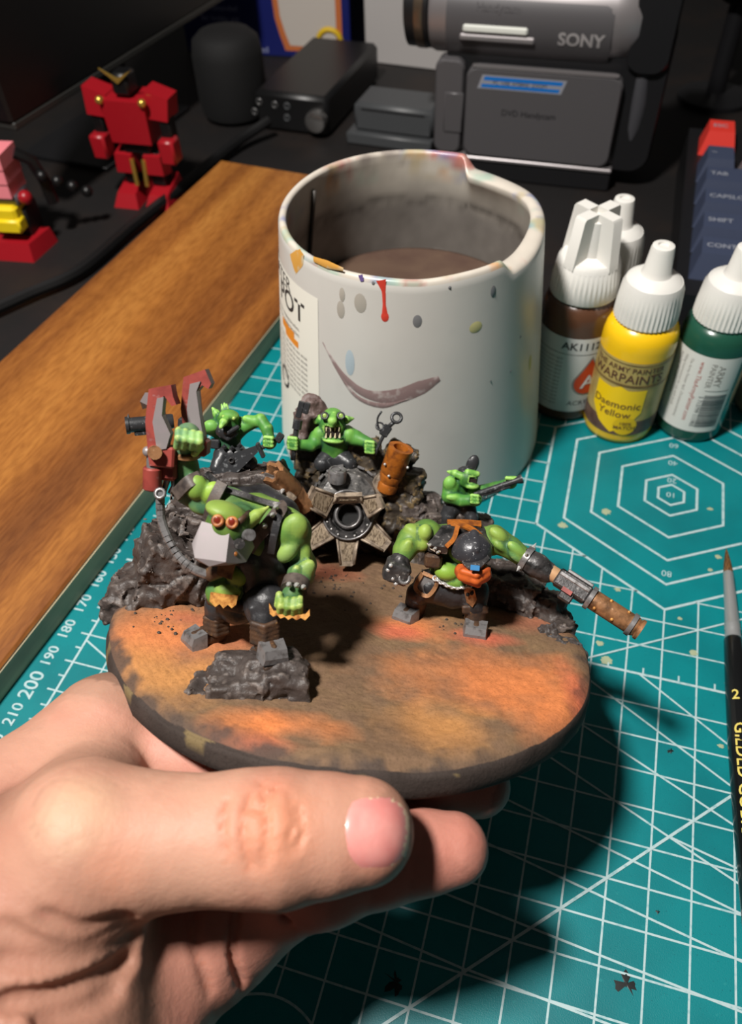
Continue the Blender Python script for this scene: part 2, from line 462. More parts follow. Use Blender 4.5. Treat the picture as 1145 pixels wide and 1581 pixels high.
for r in (.5, 1, 2, 3, 4, 5):
    P = [(r * math.cos(math.radians(90 + 60 * k)), r * math.sin(math.radians(90 + 60 * k))) for k in range(6)]
    wd = .085; ro = (r + wd / 1.732) / r; ri = (r - wd / 1.732) / r
    V = [(x * ro, y * ro, ZP + .003) for x, y in P] + [(x * ri, y * ri, ZP + .003) for x, y in P]
    part(matobj, 'hexagon_print', (V, [[k, (k + 1) % 6, 6 + (k + 1) % 6, 6 + k] for k in range(6)]), m_print, False)
for cx, cy, r in CIRC:
    n = 64; V = [(cx + q * math.cos(2 * math.pi * k / n), cy + q * math.sin(2 * math.pi * k / n), ZP + .003) for q in (r + .03, r - .03) for k in range(n)]
    part(matobj, 'circle_print', (V, [[k, (k + 1) % n, n + (k + 1) % n, n + k] for k in range(n)]), m_print, False)
b = MB()
def flat_text(b, s, size, pos, ang, z=ZP + .003, bold=.0):
    V, Fa = text(s, size, bold=bold); V = V @ rotz(ang).T + np.array([pos[0], pos[1], z]); part(matobj, 'printed_number', (V, Fa), m_print, False)
for k in range(1, 26):
    big = k % 10 == 0
    flat_text(b, str(k * 10), .62 if big else .48, (-17.79, 7.5 - k - (.02 if big else 0)), 90, bold=.012)
for s, v in (('10', 0), ('20', .72), ('40', 1.62), ('60', 2.55), ('80', -3.55), ('100', 4.6)): flat_text(b, s, .34, (0, v), 180)
# dried paint on the mat
m_speck = mat('dried_beige_paint', S(150, 160, 130), rough=.6); m_blot = mat('dried_black_paint', S(18, 22, 22), rough=.45)
def blot(px, py, r, ecc=1.0, seed=0, z=.006, spiky=.35):
    c = at(px, py); n = 22; rr = [r * (1 + spiky * (vnoise(np.array([[k * 1.3, seed * 7.1, 0]]))[0])) for k in range(n)]
    V = [(c[0] + rr[k] * math.cos(2 * math.pi * k / n), c[1] + ecc * rr[k] * math.sin(2 * math.pi * k / n), z) for k in range(n)] + [(c[0], c[1], z + .01)]
    return V, [[k, (k + 1) % n, n] for k in range(n)]
for i, (px, py, r) in enumerate([(1096, 786, .09), (926, 993, .11), (1108, 860, .1), (1096, 880, .08), (1049, 955, .07), (936, 1020, .18), (1070, 1008, .12), (935, 790, .16), (868, 811, .16), (1124, 1055, .1), (953, 910, .1), (1112, 1152, .08)]):
    part(matobj, 'paint_speck', blot(px, py, r, .8, i), m_speck)
for i, (px, py, r) in enumerate([(967, 1519, .19), (612, 1516, .2), (1034, 1160, .06), (1015, 1408, .04)]):
    part(matobj, 'paint_blot', blot(px, py, r, 1.1, i + 40, spiky=.9), m_blot, label='black paint blot')

# wooden board: local y along its length
brd_a = np.array([-18.42, -13.3]); brd_b = np.array([-16.6, 5.4]); bd = nrm(brd_b - brd_a); bn_ = np.array([-bd[1], bd[0]])
fr = brd_a + bd * ((at(400, 257, 1.0)[:2] - brd_a) @ bd)            # far right corner
Lb, Wb, Hb = 46.0, 9.35, 1.0
BM = Matrix.Identity(4); ang_b = math.atan2(bd[1], bd[0]) - math.pi / 2
BM = Matrix.Translation((fr[0], fr[1], 0.02)) @ Matrix.Rotation(ang_b, 4, 'Z')
m_wood = bpy.data.materials.new('oiled_wood'); m_wood.use_nodes = True
def wood(m):
    nt = m.node_tree; N = nt.nodes; L = nt.links; p = N['Principled BSDF']
    tc = N.new('ShaderNodeTexCoord')
    def nz(scale, st, det=6, dist=0):
        mp = N.new('ShaderNodeMapping'); mp.inputs['Scale'].default_value = [100 * q for q in st]; L.new(tc.outputs['Object'], mp.inputs[0])
        t = N.new('ShaderNodeTexNoise'); t.inputs['Scale'].default_value = scale; t.inputs['Detail'].default_value = det; t.inputs['Distortion'].default_value = dist; L.new(mp.outputs[0], t.inputs[0]); return t.outputs[0]
    cr = N.new('ShaderNodeValToRGB'); e = cr.color_ramp.elements
    e[0].position = .25; e[0].color = (*S(92, 52, 26), 1); e[1].position = .8; e[1].color = (*S(190, 132, 64), 1)
    k = e.new(.42); k.color = (*S(130, 78, 34), 1); k = e.new(.6); k.color = (*S(162, 104, 46), 1)
    L.new(nz(.42, (1, .06, 1), 5, .5), cr.inputs[0])
    cr2 = N.new('ShaderNodeValToRGB'); e = cr2.color_ramp.elements; e[0].position = .35; e[0].color = (.62, .54, .46, 1); e[1].position = .6; e[1].color = (1, 1, 1, 1)
    L.new(nz(9, (1, .16, 1), 5, .3), cr2.inputs[0])
    mx = N.new('ShaderNodeMix'); mx.data_type = 'RGBA'; mx.blend_type = 'MULTIPLY'; mx.inputs[0].default_value = .75; L.new(cr.outputs[0], mx.inputs[6]); L.new(cr2.outputs[0], mx.inputs[7])
    L.new(mx.outputs[2], p.inputs['Base Color']); p.inputs['Roughness'].default_value = .42; p.inputs['Coat Weight'].default_value = .15; p.inputs['Coat Roughness'].default_value = .35
    bp = N.new('ShaderNodeBump'); bp.inputs['Strength'].default_value = .25; bp.inputs['Distance'].default_value = .0002; L.new(nz(9, (1, .1, 1), 4), bp.inputs['Height']); L.new(bp.outputs[0], p.inputs['Normal'])
wood(m_wood)
m_wside = mat('board_side', S(184, 172, 140), rough=.6, var=[(S(120, 114, 96), .8, .4, .7, (1, .1, 1))])
brd = thing('wooden_board', 'long oiled wooden board lying beside the cutting mat', 'board', BM)
part(brd, 'plank', MB().box((-Wb / 2, -Lb / 2, Hb / 2), (Wb / 2, Lb / 2, Hb / 2), bev=.08).geo(), m_wood, 30)
part(brd, 'bounce_tint_edge', MB().box((.01, -Lb / 2, Hb * .44), (.03, Lb / 2 - .1, Hb * .42)).geo(), m_wside, 30, 'long edge strip tinted for light bounced off the mat')  # thin strip over the plank, bounced light put into its pale colour

# ================================================================== water pot
PX, PY, RB, RT, PH = -9.79, 1.37, 4.86, 4.03, 8.78
def pot_r(z): return RB + (RT - RB) * np.asarray(z) / PH
def pot_hit(px, py):
    """angle and height where a line of sight meets the pot's outer wall"""
    d = ray(px, py); t = np.linspace(15, 45, 6001); X = CAM + t[:, None] * d; r = np.hypot(X[:, 0] - PX, X[:, 1] - PY) - pot_r(X[:, 2])
    k = int(np.argmax(r < 0)) if (r < 0).any() else int(np.argmin(r))
    return math.atan2(X[k, 1] - PY, X[k, 0] - PX), X[k, 2]
def pang(px, py, z): q = at(px, py, z); return math.atan2(q[1] - PY, q[0] - PX)
th_back = pang(722, 252, 8.5); th_front = pang(776, 408, 8.6)
nT = 240; th = np.arange(nT) * 2 * np.pi / nT
def wrap(a): return (a + np.pi) % (2 * np.pi) - np.pi
mid = (th_back + th_front) / 2; half = abs(th_back - th_front) / 2
gsp = np.clip((half + .05 - np.abs(wrap(th - mid))) / .13, 0, 1); gsp = gsp * gsp * (3 - 2 * gsp)      # the lowered pouring lip
lip = gsp * (1 - .55 * np.exp(-(wrap(th - mid) / (.5 * half)) ** 2))
rimz = PH - .42 * lip + .03 * vnoise(np.stack([np.cos(th) * 3, np.sin(th) * 3, th * 0], 1))
rings = []; cols = []
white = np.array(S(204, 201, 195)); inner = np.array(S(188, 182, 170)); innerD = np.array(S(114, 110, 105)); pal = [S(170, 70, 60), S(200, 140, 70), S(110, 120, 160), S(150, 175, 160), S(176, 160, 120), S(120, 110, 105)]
def ring(rr, zz, kind):
    P = np.stack([PX + rr * np.cos(th), PY + rr * np.sin(th), zz * np.ones(nT)], 1); c = np.tile(white, (nT, 1))
    n1 = fbm(P * .7, 3, 3)[:, None]; n2 = fbm(P * 2.1, 3, 9)[:, None]
    if kind == 'o': c = c * (1 - .05 * np.clip(n1 + .2, 0, 1)); c = c * (1 - .1 * np.clip(n2 - .35, 0, 1))
    else:
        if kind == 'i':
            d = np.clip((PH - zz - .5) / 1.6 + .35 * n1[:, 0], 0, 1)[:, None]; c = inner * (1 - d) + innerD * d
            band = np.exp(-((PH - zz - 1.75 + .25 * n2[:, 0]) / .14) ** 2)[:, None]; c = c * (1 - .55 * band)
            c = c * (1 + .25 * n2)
        else: c = np.tile(np.array(S(196, 188, 176)), (nT, 1)) * (1 + .12 * n2)
        amt = 1.0 if kind == 'r' else np.clip(1.3 - (PH - zz) / .9, 0, 1)[:, None]
        for q, pc in enumerate(pal):
            mk = np.clip((fbm(P * 1.15 + q * 31, 3, 20 + q) - .27) * 5, 0, 1)[:, None] * amt * .75; c = c * (1 - mk) + np.array(pc) * mk
    rings.append(P); cols.append(np.clip(c, 0, 1))
z0 = np.zeros(nT)
ring(pot_r(0) - .25 + z0, z0, 'o'); ring(pot_r(.08) - .05 + z0, z0 + .0, 'o'); ring(pot_r(.1) + z0, z0 + .1, 'o')
for k in range(1, 41): zz = .1 + (rimz - .25) * k / 40; ring(pot_r(zz), zz, 'o')
th_w = .24 + .4 * lip
for a in range(0, 7):
    q = math.pi * a / 6; zz = rimz - .12 + .12 * math.sin(q); ro = pot_r(rimz); ring(ro - th_w * (1 - math.cos(q)) / 2, zz, 'r')
for k in range(1, 34):
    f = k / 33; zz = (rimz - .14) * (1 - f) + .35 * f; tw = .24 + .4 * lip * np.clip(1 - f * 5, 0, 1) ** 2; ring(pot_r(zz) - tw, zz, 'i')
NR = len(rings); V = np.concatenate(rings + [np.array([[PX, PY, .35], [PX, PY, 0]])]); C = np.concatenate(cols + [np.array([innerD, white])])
Fa = []
for j in range(NR - 1): Fa += [[j * nT + i, j * nT + (i + 1) % nT, (j + 1) * nT + (i + 1) % nT, (j + 1) * nT + i] for i in range(nT)]
Fa += [[(NR - 1) * nT + i, (NR - 1) * nT + (i + 1) % nT, NR * nT] for i in range(nT)] + [[(i + 1) % nT, i, NR * nT + 1] for i in range(nT)]
m_pot = mat('pot_plastic', attr=True, rough=.33, spec=.5, bump=(3, .06, .02))
pot = thing('water_pot', 'white plastic water pot with paint-stained rim and brown rinse water', 'pot', org=(PX, PY, 0))
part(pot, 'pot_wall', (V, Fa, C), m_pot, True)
WZ = 5.0
part(pot, 'rinse_water', MB().lathe([(0, WZ - .02), (float(pot_r(WZ)) - .2, WZ - .02), (float(pot_r(WZ)) - .2, WZ), (float(pot_r(WZ)) - .35, WZ - .01), (0, WZ - .01)], (PX, PY, 0), n=64).geo(),
     mat('murky_water', S(92, 74, 62), rough=.12, spec=.6, var=[(S(80, 62, 54), .5, .4, .6)]), True, 'murky brown water')
# seam rib on the inside wall
ta = pang(487, 330, 7.5) 
part(pot, 'inner_rib', MB().tube([(PX + (pot_r(z) - .3) * math.cos(ta + .03 * (8 - z)), PY + (pot_r(z) - .3) * math.sin(ta + .03 * (8 - z)), z) for z in np.linspace(8.3, 4, 12)], .07).geo(), mat('rib', S(70, 66, 62), rough=.5), True)
def on_pot(T, Z, off=.012):
    r = pot_r(Z) + off; return np.stack([PX + r * np.cos(T), PY + r * np.sin(T), Z], -1)
def pot_patch(t0, t1, za, zb, n=24, m=12, off=.012):
    T, Z = np.meshgrid(np.linspace(t0, t1, n), np.linspace(za, zb, m)); V = on_pot(T.ravel(), Z.ravel(), off)
    return V, [[j * n + i, j * n + i + 1, (j + 1) * n + i + 1, (j + 1) * n + i] for j in range(m - 1) for i in range(n - 1)]
tr, zt = pot_hit(491, 461); _, zb_ = pot_hit(482, 690)
lab = part(pot, 'paper_label', pot_patch(tr - 1.2, tr, .3, zt, 40, 16), mat('label_paper', S(232, 228, 216), rough=.6), True, 'cream paper label')
m_ink = mat('black_ink', S(52, 50, 50), rough=.6); m_inkg = mat('grey_ink', S(140, 136, 130), rough=.6)
def pot_text(b, s, size, t_right, z, bold=0.0, off=.02, align='RIGHT'):
    V, Fa = text(s, size, align, bold); r = float(pot_r(z)); b.add(on_pot(t_right + V[:, 0] / r, z + V[:, 1], off), Fa)
tr2, z2 = pot_hit(462, 482); tr3, z3 = pot_hit(449, 444)
b = MB(); pot_text(b, 'WATER', .62, tr3, z3); pot_text(b, 'POT', .95, tr2 + .07, z2, .012); part(lab, 'label_lettering', b.geo(), m_ink, False)
b = MB()
for k in range(2): pot_text(b, 'strong water pot for rinsing brushes', .2, tr2, z2 - .62 - .22 * k)
t4, z4 = pot_hit(470, 560)
for k in range(9): pot_text(b, 'keep upright rinse well after use and do not drink', .17, t4 + .04, z4 + .2 - .2 * k)
part(lab, 'small_print', b.geo(), m_inkg, False)
t5, z5 = pot_hit(446, 510); b = MB(); b.add(*pot_patch(t5 - .14, t5 + .1, z5 - .1, z5 + .18, 8, 4, .02)); b.add(*pot_patch(t5 - .06, t5 + .16, z5 - .26, z5 - .02, 8, 4, .021))
part(lab, 'label_flash', b.geo(), mat('orange_ink', S(228, 140, 40), rough=.6), True, 'orange patch')
t6, z6 = pot_hit(441, 580); b = MB(); n = 24
V = np.array([((q) * math.cos(2 * math.pi * k / n), q * math.sin(2 * math.pi * k / n)) for q in (.42, .3) for k in range(n)])
b.add(on_pot(t6 + V[:, 0] / 4.5, z6 + V[:, 1], .02), [[k, (k + 1) % n, n + (k + 1) % n, n + k] for k in range(n) if k % 8 != 0]); part(lab, 'recycling_mark', b.geo(), m_ink, False)
# drips and the brush stroke wiped on the wall
def smear(pts, w_, off=.018, n=6):
    P = spline([(*p, 0) for p in pts], n); W = np.interp(np.linspace(0, 1, len(P)), np.linspace(0, 1, len(w_)), w_); V = []; Fa = []
    H = [pot_hit(p[0], p[1]) for p in P]; TZ = np.array(H)
    for i in range(len(P)):
        d = TZ[min(i + 1, len(P) - 1)] - TZ[max(i - 1, 0)]; d = d * np.array([4.5, 1]); d = d / (np.linalg.norm(d) + 1e-9); nn = np.array([-d[1] / 4.5, d[0]])
        for s_, o_ in ((-1, 0), (-.5, 1), (.5, 1), (1, 0)):
            q = TZ[i] + nn * W[i] * s_; V.append(on_pot(np.array(q[0]), np.array(q[1]), .004 + off * o_ * .6))
    for i in range(len(P) - 1): Fa += [[i * 4 + k, i * 4 + k + 1, i * 4 + 5 + k, i * 4 + 4 + k] for k in range(3)]
    return np.array(V), Fa
m_stroke = mat('mauve_paint', S(140, 118, 116), rough=.4, var=[(S(182, 172, 168), 3.0, .5, .68)])
part(pot, 'paint_stroke', smear([(505, 540), (530, 580), (565, 608), (610, 612), (650, 598), (678, 584)], [.02, .1, .16, .26, .25, .1]), m_stroke, True, 'mauve brush stroke wiped on the wall')
part(pot, 'paint_stroke', smear([(498, 528), (520, 570), (550, 612), (590, 626), (630, 616)], [.02, .05, .07, .1, .02]), m_stroke, True)
def drip(px, py, rx, rz, c, off=.03):
    t, z = pot_hit(px, py); n = 14; V = [on_pot(np.array(t + rx * math.cos(2 * math.pi * k / n) / 4.4), np.array(z + rz * math.sin(2 * math.pi * k / n)), .004) for k in range(n)] + [on_pot(np.array(t), np.array(z), off)]
    return np.array(V), [[k, (k + 1) % n, n] for k in range(n)]
m_red = mat('red_paint', S(208, 66, 52), rough=.4); m_grey = mat('grey_paint', S(168, 162, 152), rough=.3); m_dg = mat('dark_grey_paint', S(120, 120, 122), rough=.35)
m_or = mat('orange_paint', S(214, 158, 74), rough=.45, var=[(S(202, 190, 160), 2.2, .5, .65)]); m_yel = mat('pale_yellow_paint', S(194, 188, 132), rough=.4); m_pu = mat('purple_paint', S(110, 92, 150), rough=.4); m_bl = mat('pale_blue_paint', S(170, 184, 192), rough=.4)
part(pot, 'paint_drip', smear([(588, 432), (592, 450), (593, 470), (594, 488)], [.16, .06, .05, .1]), m_red, True, 'red paint run'); part(pot, 'paint_drip', drip(594, 489, .12, .16, 0), m_red, True)
for px, py, rx, rz, mm in [(526, 478, .14, .28, m_grey), (556, 468, .2, .3, m_grey), (644, 496, .14, .2, m_dg), (528, 455, .1, .22, m_grey), (734, 505, .22, .18, m_yel), (761, 450, .1, .18, m_dg), (576, 437, .05, .06, m_dg), (694, 444, .05, .05, m_dg), (540, 560, .16, .45, m_bl), (818, 560, .12, .3, m_yel), (803, 520, .04, .06, m_dg), (788, 573, .04, .06, m_dg), (757, 588, .03, .04, m_dg)]:
    part(pot, 'paint_drip', drip(px, py, rx, rz, 0), mm, True)
part(pot, 'paint_drip', smear([(452, 408), (462, 398), (466, 388)], [.3, .25, .1]), m_or, True); part(pot, 'paint_drip', smear([(484, 400), (505, 408), (530, 416)], [.08, .12, .05]), m_or, True)
part(pot, 'paint_drip', smear([(556, 424), (559, 434)], [.08, .06]), m_pu, True)

# ================================================================== paint bottles
m_cap = mat('white_cap', S(216, 214, 208), rough=.38, sss=.1, sr=(.002, .002, .0018))
def bottle(name, label, x, y, s, body_col, bodyrough=.25, cap='nozzle', rot=0):
    M = Matrix.Translation((x, y, 0))
    t = thing(name, label, 'paint bottle', M, group='dropper bottles of paint behind the pot')
    r = 1.27 * s
    part(t, 'bottle_body', MB().lathe([(r * .86, .0), (r * .97, .08), (r, .25), (r, 4.05 * s), (r * .985, 4.3 * s), (r * .93, 4.55 * s), (r * .8, 4.75 * s), (r * .62, 4.86 * s), (r * .6, 5.05 * s)], n=48).geo(), mat(name + '_paint', body_col, rough=bodyrough, spec=.5, coat=.3), 50)
    if cap == 'nozzle':
        b = MB().lathe([(1.0 * s, 4.8 * s), (1.06 * s, 4.86 * s), (1.05 * s, 5.3 * s), (.99 * s, 6.0 * s), (.9 * s, 6.2 * s)], n=84, ripple=(1, 3, -.035 * s))
        b.lathe([(.93 * s, 6.0 * s), (.9 * s, 6.18 * s), (.74 * s, 6.33 * s), (.5 * s, 6.43 * s), (.44 * s, 6.55 * s), (.37 * s, 7.3 * s), (.34 * s, 7.4 * s), (.26 * s, 7.43 * s), (.18 * s, 7.43 * s), (.16 * s, 7.36 * s), (0, 7.36 * s)], n=40)
    else:
        b = MB().lathe([(1.08 * s, 4.8 * s), (1.13 * s, 4.86 * s), (1.1 * s, 5.4 * s), (1.0 * s, 6.0 * s), (.9 * s, 6.1 * s)], n=84, ripple=(1, 3, -.035 * s))
        b.lathe([(1.0 * s, 5.9 * s), (.86 * s, 6.1 * s), (.46 * s, 6.2 * s), (.4 * s, 7.35 * s), (.0, 7.4 * s)], n=32)
        for k in range(4):
            a = 45 + 90 * k + rot; Rm = rotz(a); P = []
            for yy in (-.2, .2):
                P += [(.2, yy, 5.9), (1.0, yy, 5.95), (.8, yy, 7.52), (.74, yy, 7.6), (.2, yy, 7.6)]
            b.hull([(Rm @ np.array(p)) * s for p in P])
    part(t, 'bottle_cap', b.geo(), m_cap, 35)
    return t
def cyl_patch(r, t0, t1, z0, z1, n=32, m=2, off=.015):
    T, Z = np.meshgrid(np.linspace(t0, t1, n), np.linspace(z0, z1, m)); V = np.stack([(r + off) * np.cos(T), (r + off) * np.sin(T), Z], -1).reshape(-1, 3)
    return V, [[j * n + i, j * n + i + 1, (j + 1) * n + i + 1, (j + 1) * n + i] for j in range(m - 1) for i in range(n - 1)]
def cyl_wrap(geo, r, t0, z0, off=.02, rot=0):
    V, Fa = geo; V = V @ rotz(rot).T; T = t0 + V[:, 0] / r; return np.stack([(r + off) * np.cos(T), (r + off) * np.sin(T), z0 + V[:, 1]], 1), Fa
def poly_patch(poly, r, t0, z0, off):
    bm = bmesh.new(); f = bm.faces.new([bm.verts.new((x, y, 0)) for x, y in poly]); bmesh.ops.triangulate(bm, faces=[f])
    bmesh.ops.subdivide_edges(bm, edges=bm.edges, cuts=4, use_grid_fill=True); bm.verts.index_update()
    g = np.array([v.co[:] for v in bm.verts]), [[v.index for v in f.verts] for f in bm.faces]; bm.free(); return cyl_wrap(g, r, t0, z0, off)
# yellow
xy_y = (-2.14, 3.36); ty = math.atan2(CAM[1] - xy_y[1], CAM[0] - xy_y[0])
yb = bottle('paint_bottle', 'bright yellow paint bottle with white nozzle cap and shield-shaped label', *xy_y, 1.0, S(232, 186, 24))
yl = part(yb, 'label', cyl_patch(1.27, ty - 1.9, ty + 1.9, .5, 3.75, 60), mat('sepia_label', S(176, 156, 92), rough=.4, var=[(S(150, 128, 72), 1.2, .45, .7)]), True, 'sepia printed label')
m_br = mat('brown_ink', S(92, 60, 42), rough=.5)
part(yl, 'label_band', cyl_patch(1.27, ty - 1.9, ty + 1.9, .5, 1.15, 60, off=.022), mat('brown_band', S(104, 78, 66), rough=.45, var=[(S(80, 58, 50), 2, .4, .7)]), True)
tl = ty - .12
SH = [(-.98, .9), (-.3, .86), (0, 1.0), (.3, .86), (.98, .9), (.98, -.15), (.55, -.75), (0, -1.12), (-.55, -.75), (-.98, -.15)]
part(yl, 'label_shield', poly_patch([(x * .93, y) for x, y in SH], 1.27, tl, 1.7, .03), mat('shield_yellow', S(240, 200, 20), rough=.4), True, 'yellow shield')
n = 20; part(yl, 'label_seal', poly_patch([(.42 * math.cos(2 * math.pi * k / n), .42 * math.sin(2 * math.pi * k / n)) for k in range(n)], 1.27, tl + .36, .95, .036), mat('seal_yellow', S(222, 184, 16), rough=.4), True)
b = MB(); b.add(*cyl_wrap(text('Daemonic', .42, bold=.006), 1.27, tl - .02, 1.86, .04)); b.add(*cyl_wrap(text('Yellow', .42, bold=.006), 1.27, tl - .02, 1.46, .04))
b.add(*cyl_wrap(text('100%', .2, bold=.01), 1.27, tl + .36, 1.06, .045)); b.add(*cyl_wrap(text('MATCH', .22, bold=.01), 1.27, tl + .36, .86, .045))
b.add(*cyl_wrap(text('THE ARMY PAINTER', .29, bold=.01), 1.27, tl + .05, 3.42, .03)); b.add(*cyl_wrap(text('WARPAINTS', .5, bold=.012, sx=.95), 1.27, tl + .05, 3.05, .03))
for z in (3.64, 2.78, 2.72): b.add(*cyl_patch(1.27, ty - 1.6, ty + 1.6, z, z + .025, 50, off=.03))
part(yl, 'label_lettering', b.geo(), m_br, False)
# green
xy_g = (.42, 4.05); tg = math.atan2(CAM[1] - xy_g[1], CAM[0] - xy_g[0])
gb = bottle('paint_bottle', 'dark green paint bottle turned to show its white barcode label', *xy_g, .985, S(28, 74, 58))
gl = part(gb, 'label', cyl_patch(1.25, tg - 1.15, tg + .95, .6, 3.9, 60), mat('white_label', S(214, 212, 206), rough=.45), True, 'white printed label')
b = MB()
b.add(*cyl_patch(1.25, tg + .18, tg + .85, 2.5 - .0, 2.52, 12, off=.02))
zc = .85
while zc < 2.3:
    hh = random.choice((.02, .03, .05)); b.add(*cyl_patch(1.25, tg + .22, tg + .85, zc, zc + hh, 12, off=.02)); zc += hh + random.choice((.02, .03))
b.add(*cyl_wrap(text('5 713799 111905', .2, bold=.008), 1.25, tg + .14, 1.55, .02, rot=-90))
part(gl, 'barcode', b.geo(), mat('barcode_ink', S(70, 74, 76), rough=.5), True)
b = MB()
for k, s_ in enumerate(('MADE IN DENMARK', 'Filling Instructions for use with brush', 'The Army Painter ApS, Christiansmindevej')): b.add(*cyl_wrap(text(s_, .2 if k == 0 else .15), 1.25, tg - .78 + .19 * k, 2.75 - .2 * k, .02, rot=-90))
b.add(*cyl_wrap(text('ARMY', .34, bold=.01), 1.25, tg + .42, 3.15, .02, rot=-90)); b.add(*cyl_wrap(text('PAINTER', .26, bold=.01), 1.25, tg + .2, 3.15, .02, rot=-90))
part(gl, 'small_print', b.geo(), m_inkg, False)
part(gl, 'web_address', cyl_wrap(text('www.TheArmyPainter.com', .235), 1.25, tg - .1, 2.35, .02, rot=-90), mat('red_ink', S(170, 80, 70), rough=.5), False)
# brown
xy_b = (-4.3, 4.15); tb = math.atan2(CAM[1] - xy_b[1], CAM[0] - xy_b[0])
ob = bottle('paint_bottle', 'brown paint bottle with four-finned white cap and white label', *xy_b, 1.04, S(82, 54, 38), cap='fins', rot=8)
ol = part(ob, 'label', cyl_patch(1.32, tb - 1.7, tb + 1.5, .55, 3.85, 60), mat('grey_white_label', S(206, 204, 200), rough=.45), True, 'white printed label')
b = MB(); b.add(*cyl_wrap(text('AK11120', .42, bold=.02), 1.32, tb + .34, 3.5, .02)); b.add(*cyl_wrap(text('ACRYLIC', .3), 1.32, tb + .6, .95, .02)); b.add(*cyl_patch(1.32, tb - 1.6, tb + 1.4, 3.16, 3.18, 50, off=.02))
part(ol, 'label_lettering', b.geo(), m_ink, False)
b = MB()
for k in range(13): b.add(*cyl_wrap(text('pintura acrilica base agua', .15), 1.32, tb - .75, 2.95 - .17 * k, .02))
part(ol, 'small_print', b.geo(), m_inkg, False)
dr = [(0, .95)] + [(.52 * math.cos(math.radians(a)), -.1 + .52 * math.sin(math.radians(a))) for a in range(20, -201, -20)]
og = [(x * 1.14, y * 1.12) for x, y in dr]
part(ol, 'logo_outline', poly_patch(og, 1.32, tb + .62, 2.0, .02), m_inkg, True)
lg = part(ol, 'logo_drop', poly_patch(dr, 1.32, tb + .62, 2.0, .03), mat('logo_red', S(206, 70, 26), rough=.5), True, 'orange-red drop logo')
part(ol, 'logo_letter', cyl_wrap(text('A', .8, bold=.02), 1.32, tb + .62, 1.92, .04), mat('logo_white', S(214, 205, 205), rough=.5), False)
# the one behind, and the one at the right
bottle('paint_bottle', 'grey paint bottle with plain nozzle cap standing behind the brown one', -3.52, 6.55, .97, S(92, 84, 78))
bottle('paint_bottle', 'beige paint bottle standing past the dark green one', 3.35, 5.75, .985, S(170, 146, 110))

# ================================================================== brush
bt = at(1120, 848, .25); be = at(1141, 1110, .3); bdir = nrm((be - bt) * np.array([1, 1, 0]))
BRM = Matrix.Translation((bt[0], bt[1], 0)); Rb = axes(bdir)
brush = thing('paint_brush', 'slim paint brush with black handle and gold lettering on the mat', 'paint brush', Matrix.Translation((bt[0], bt[1], 0)))
def alongb(s, z=.3): return np.array([bdir[0] * s, bdir[1] * s, z])
part(brush, 'bristles', MB().lathe([(.005, 0), (.05, .2), (.11, .6), (.14, .95), (.13, 1.15)], alongb(0, .3), bdir, 16).geo(), mat('bristle', S(120, 84, 44), rough=.55, var=[(S(60, 40, 24), 30, .4, .6, (1, .15, 1))]), True, 'brown bristle tip')
part(brush, 'ferrule', MB().lathe([(.13, 1.0), (.15, 1.05), (.19, 2.4), (.215, 3.0), (.235, 3.05), (.215, 3.1), (.235, 3.2), (.215, 3.25), (.24, 3.55)], alongb(0, .3), bdir, 24).geo(), mat('ferrule_metal', S(170, 172, 172), rough=.3, metal=.55), 50)
hd = part(brush, 'handle', MB().lathe([(.23, 3.5), (.27, 3.6), (.32, 5.2), (.35, 7.0), (.34, 9.0), (.28, 12), (.2, 15), (.14, 18), (.08, 18.2), (0, 18.25)], alongb(0, .3), bdir, 24).geo(), mat('black_lacquer', S(16, 17, 18), rough=.25, coat=.4), True)
m_gold = mat('gold_lettering', S(206, 188, 96), rough=.4)
def brush_text(s, size, s0, side):
    V, Fa = text(s, size, 'LEFT' if len(s) > 1 else 'CENTER', .012); up = nrm(CAM - (np.array([bt[0], bt[1], 0]) + alongb(s0))); up = nrm(up - bdir * (up @ bdir)); sd = np.cross(bdir, up)
    out = []
    for v in V:
        if len(s) > 1: a = v[0]; c = v[1]
        else: a = -v[1]; c = v[0]
        r = np.interp(s0 + a, [3.5, 5.2, 7, 9, 12], [.26, .32, .35, .34, .28]) + .028; ph = (c + side) / r
        out.append(alongb(s0 + a) + (up * math.cos(ph) - sd * math.sin(ph)) * r)
    return np.array(out), Fa
part(hd, 'handle_lettering', brush_text('2', .42, 5.6, -.05), m_gold, False)
part(hd, 'handle_lettering', brush_text('GILDED COBRA', .46, 6.45, 0), m_gold, False)
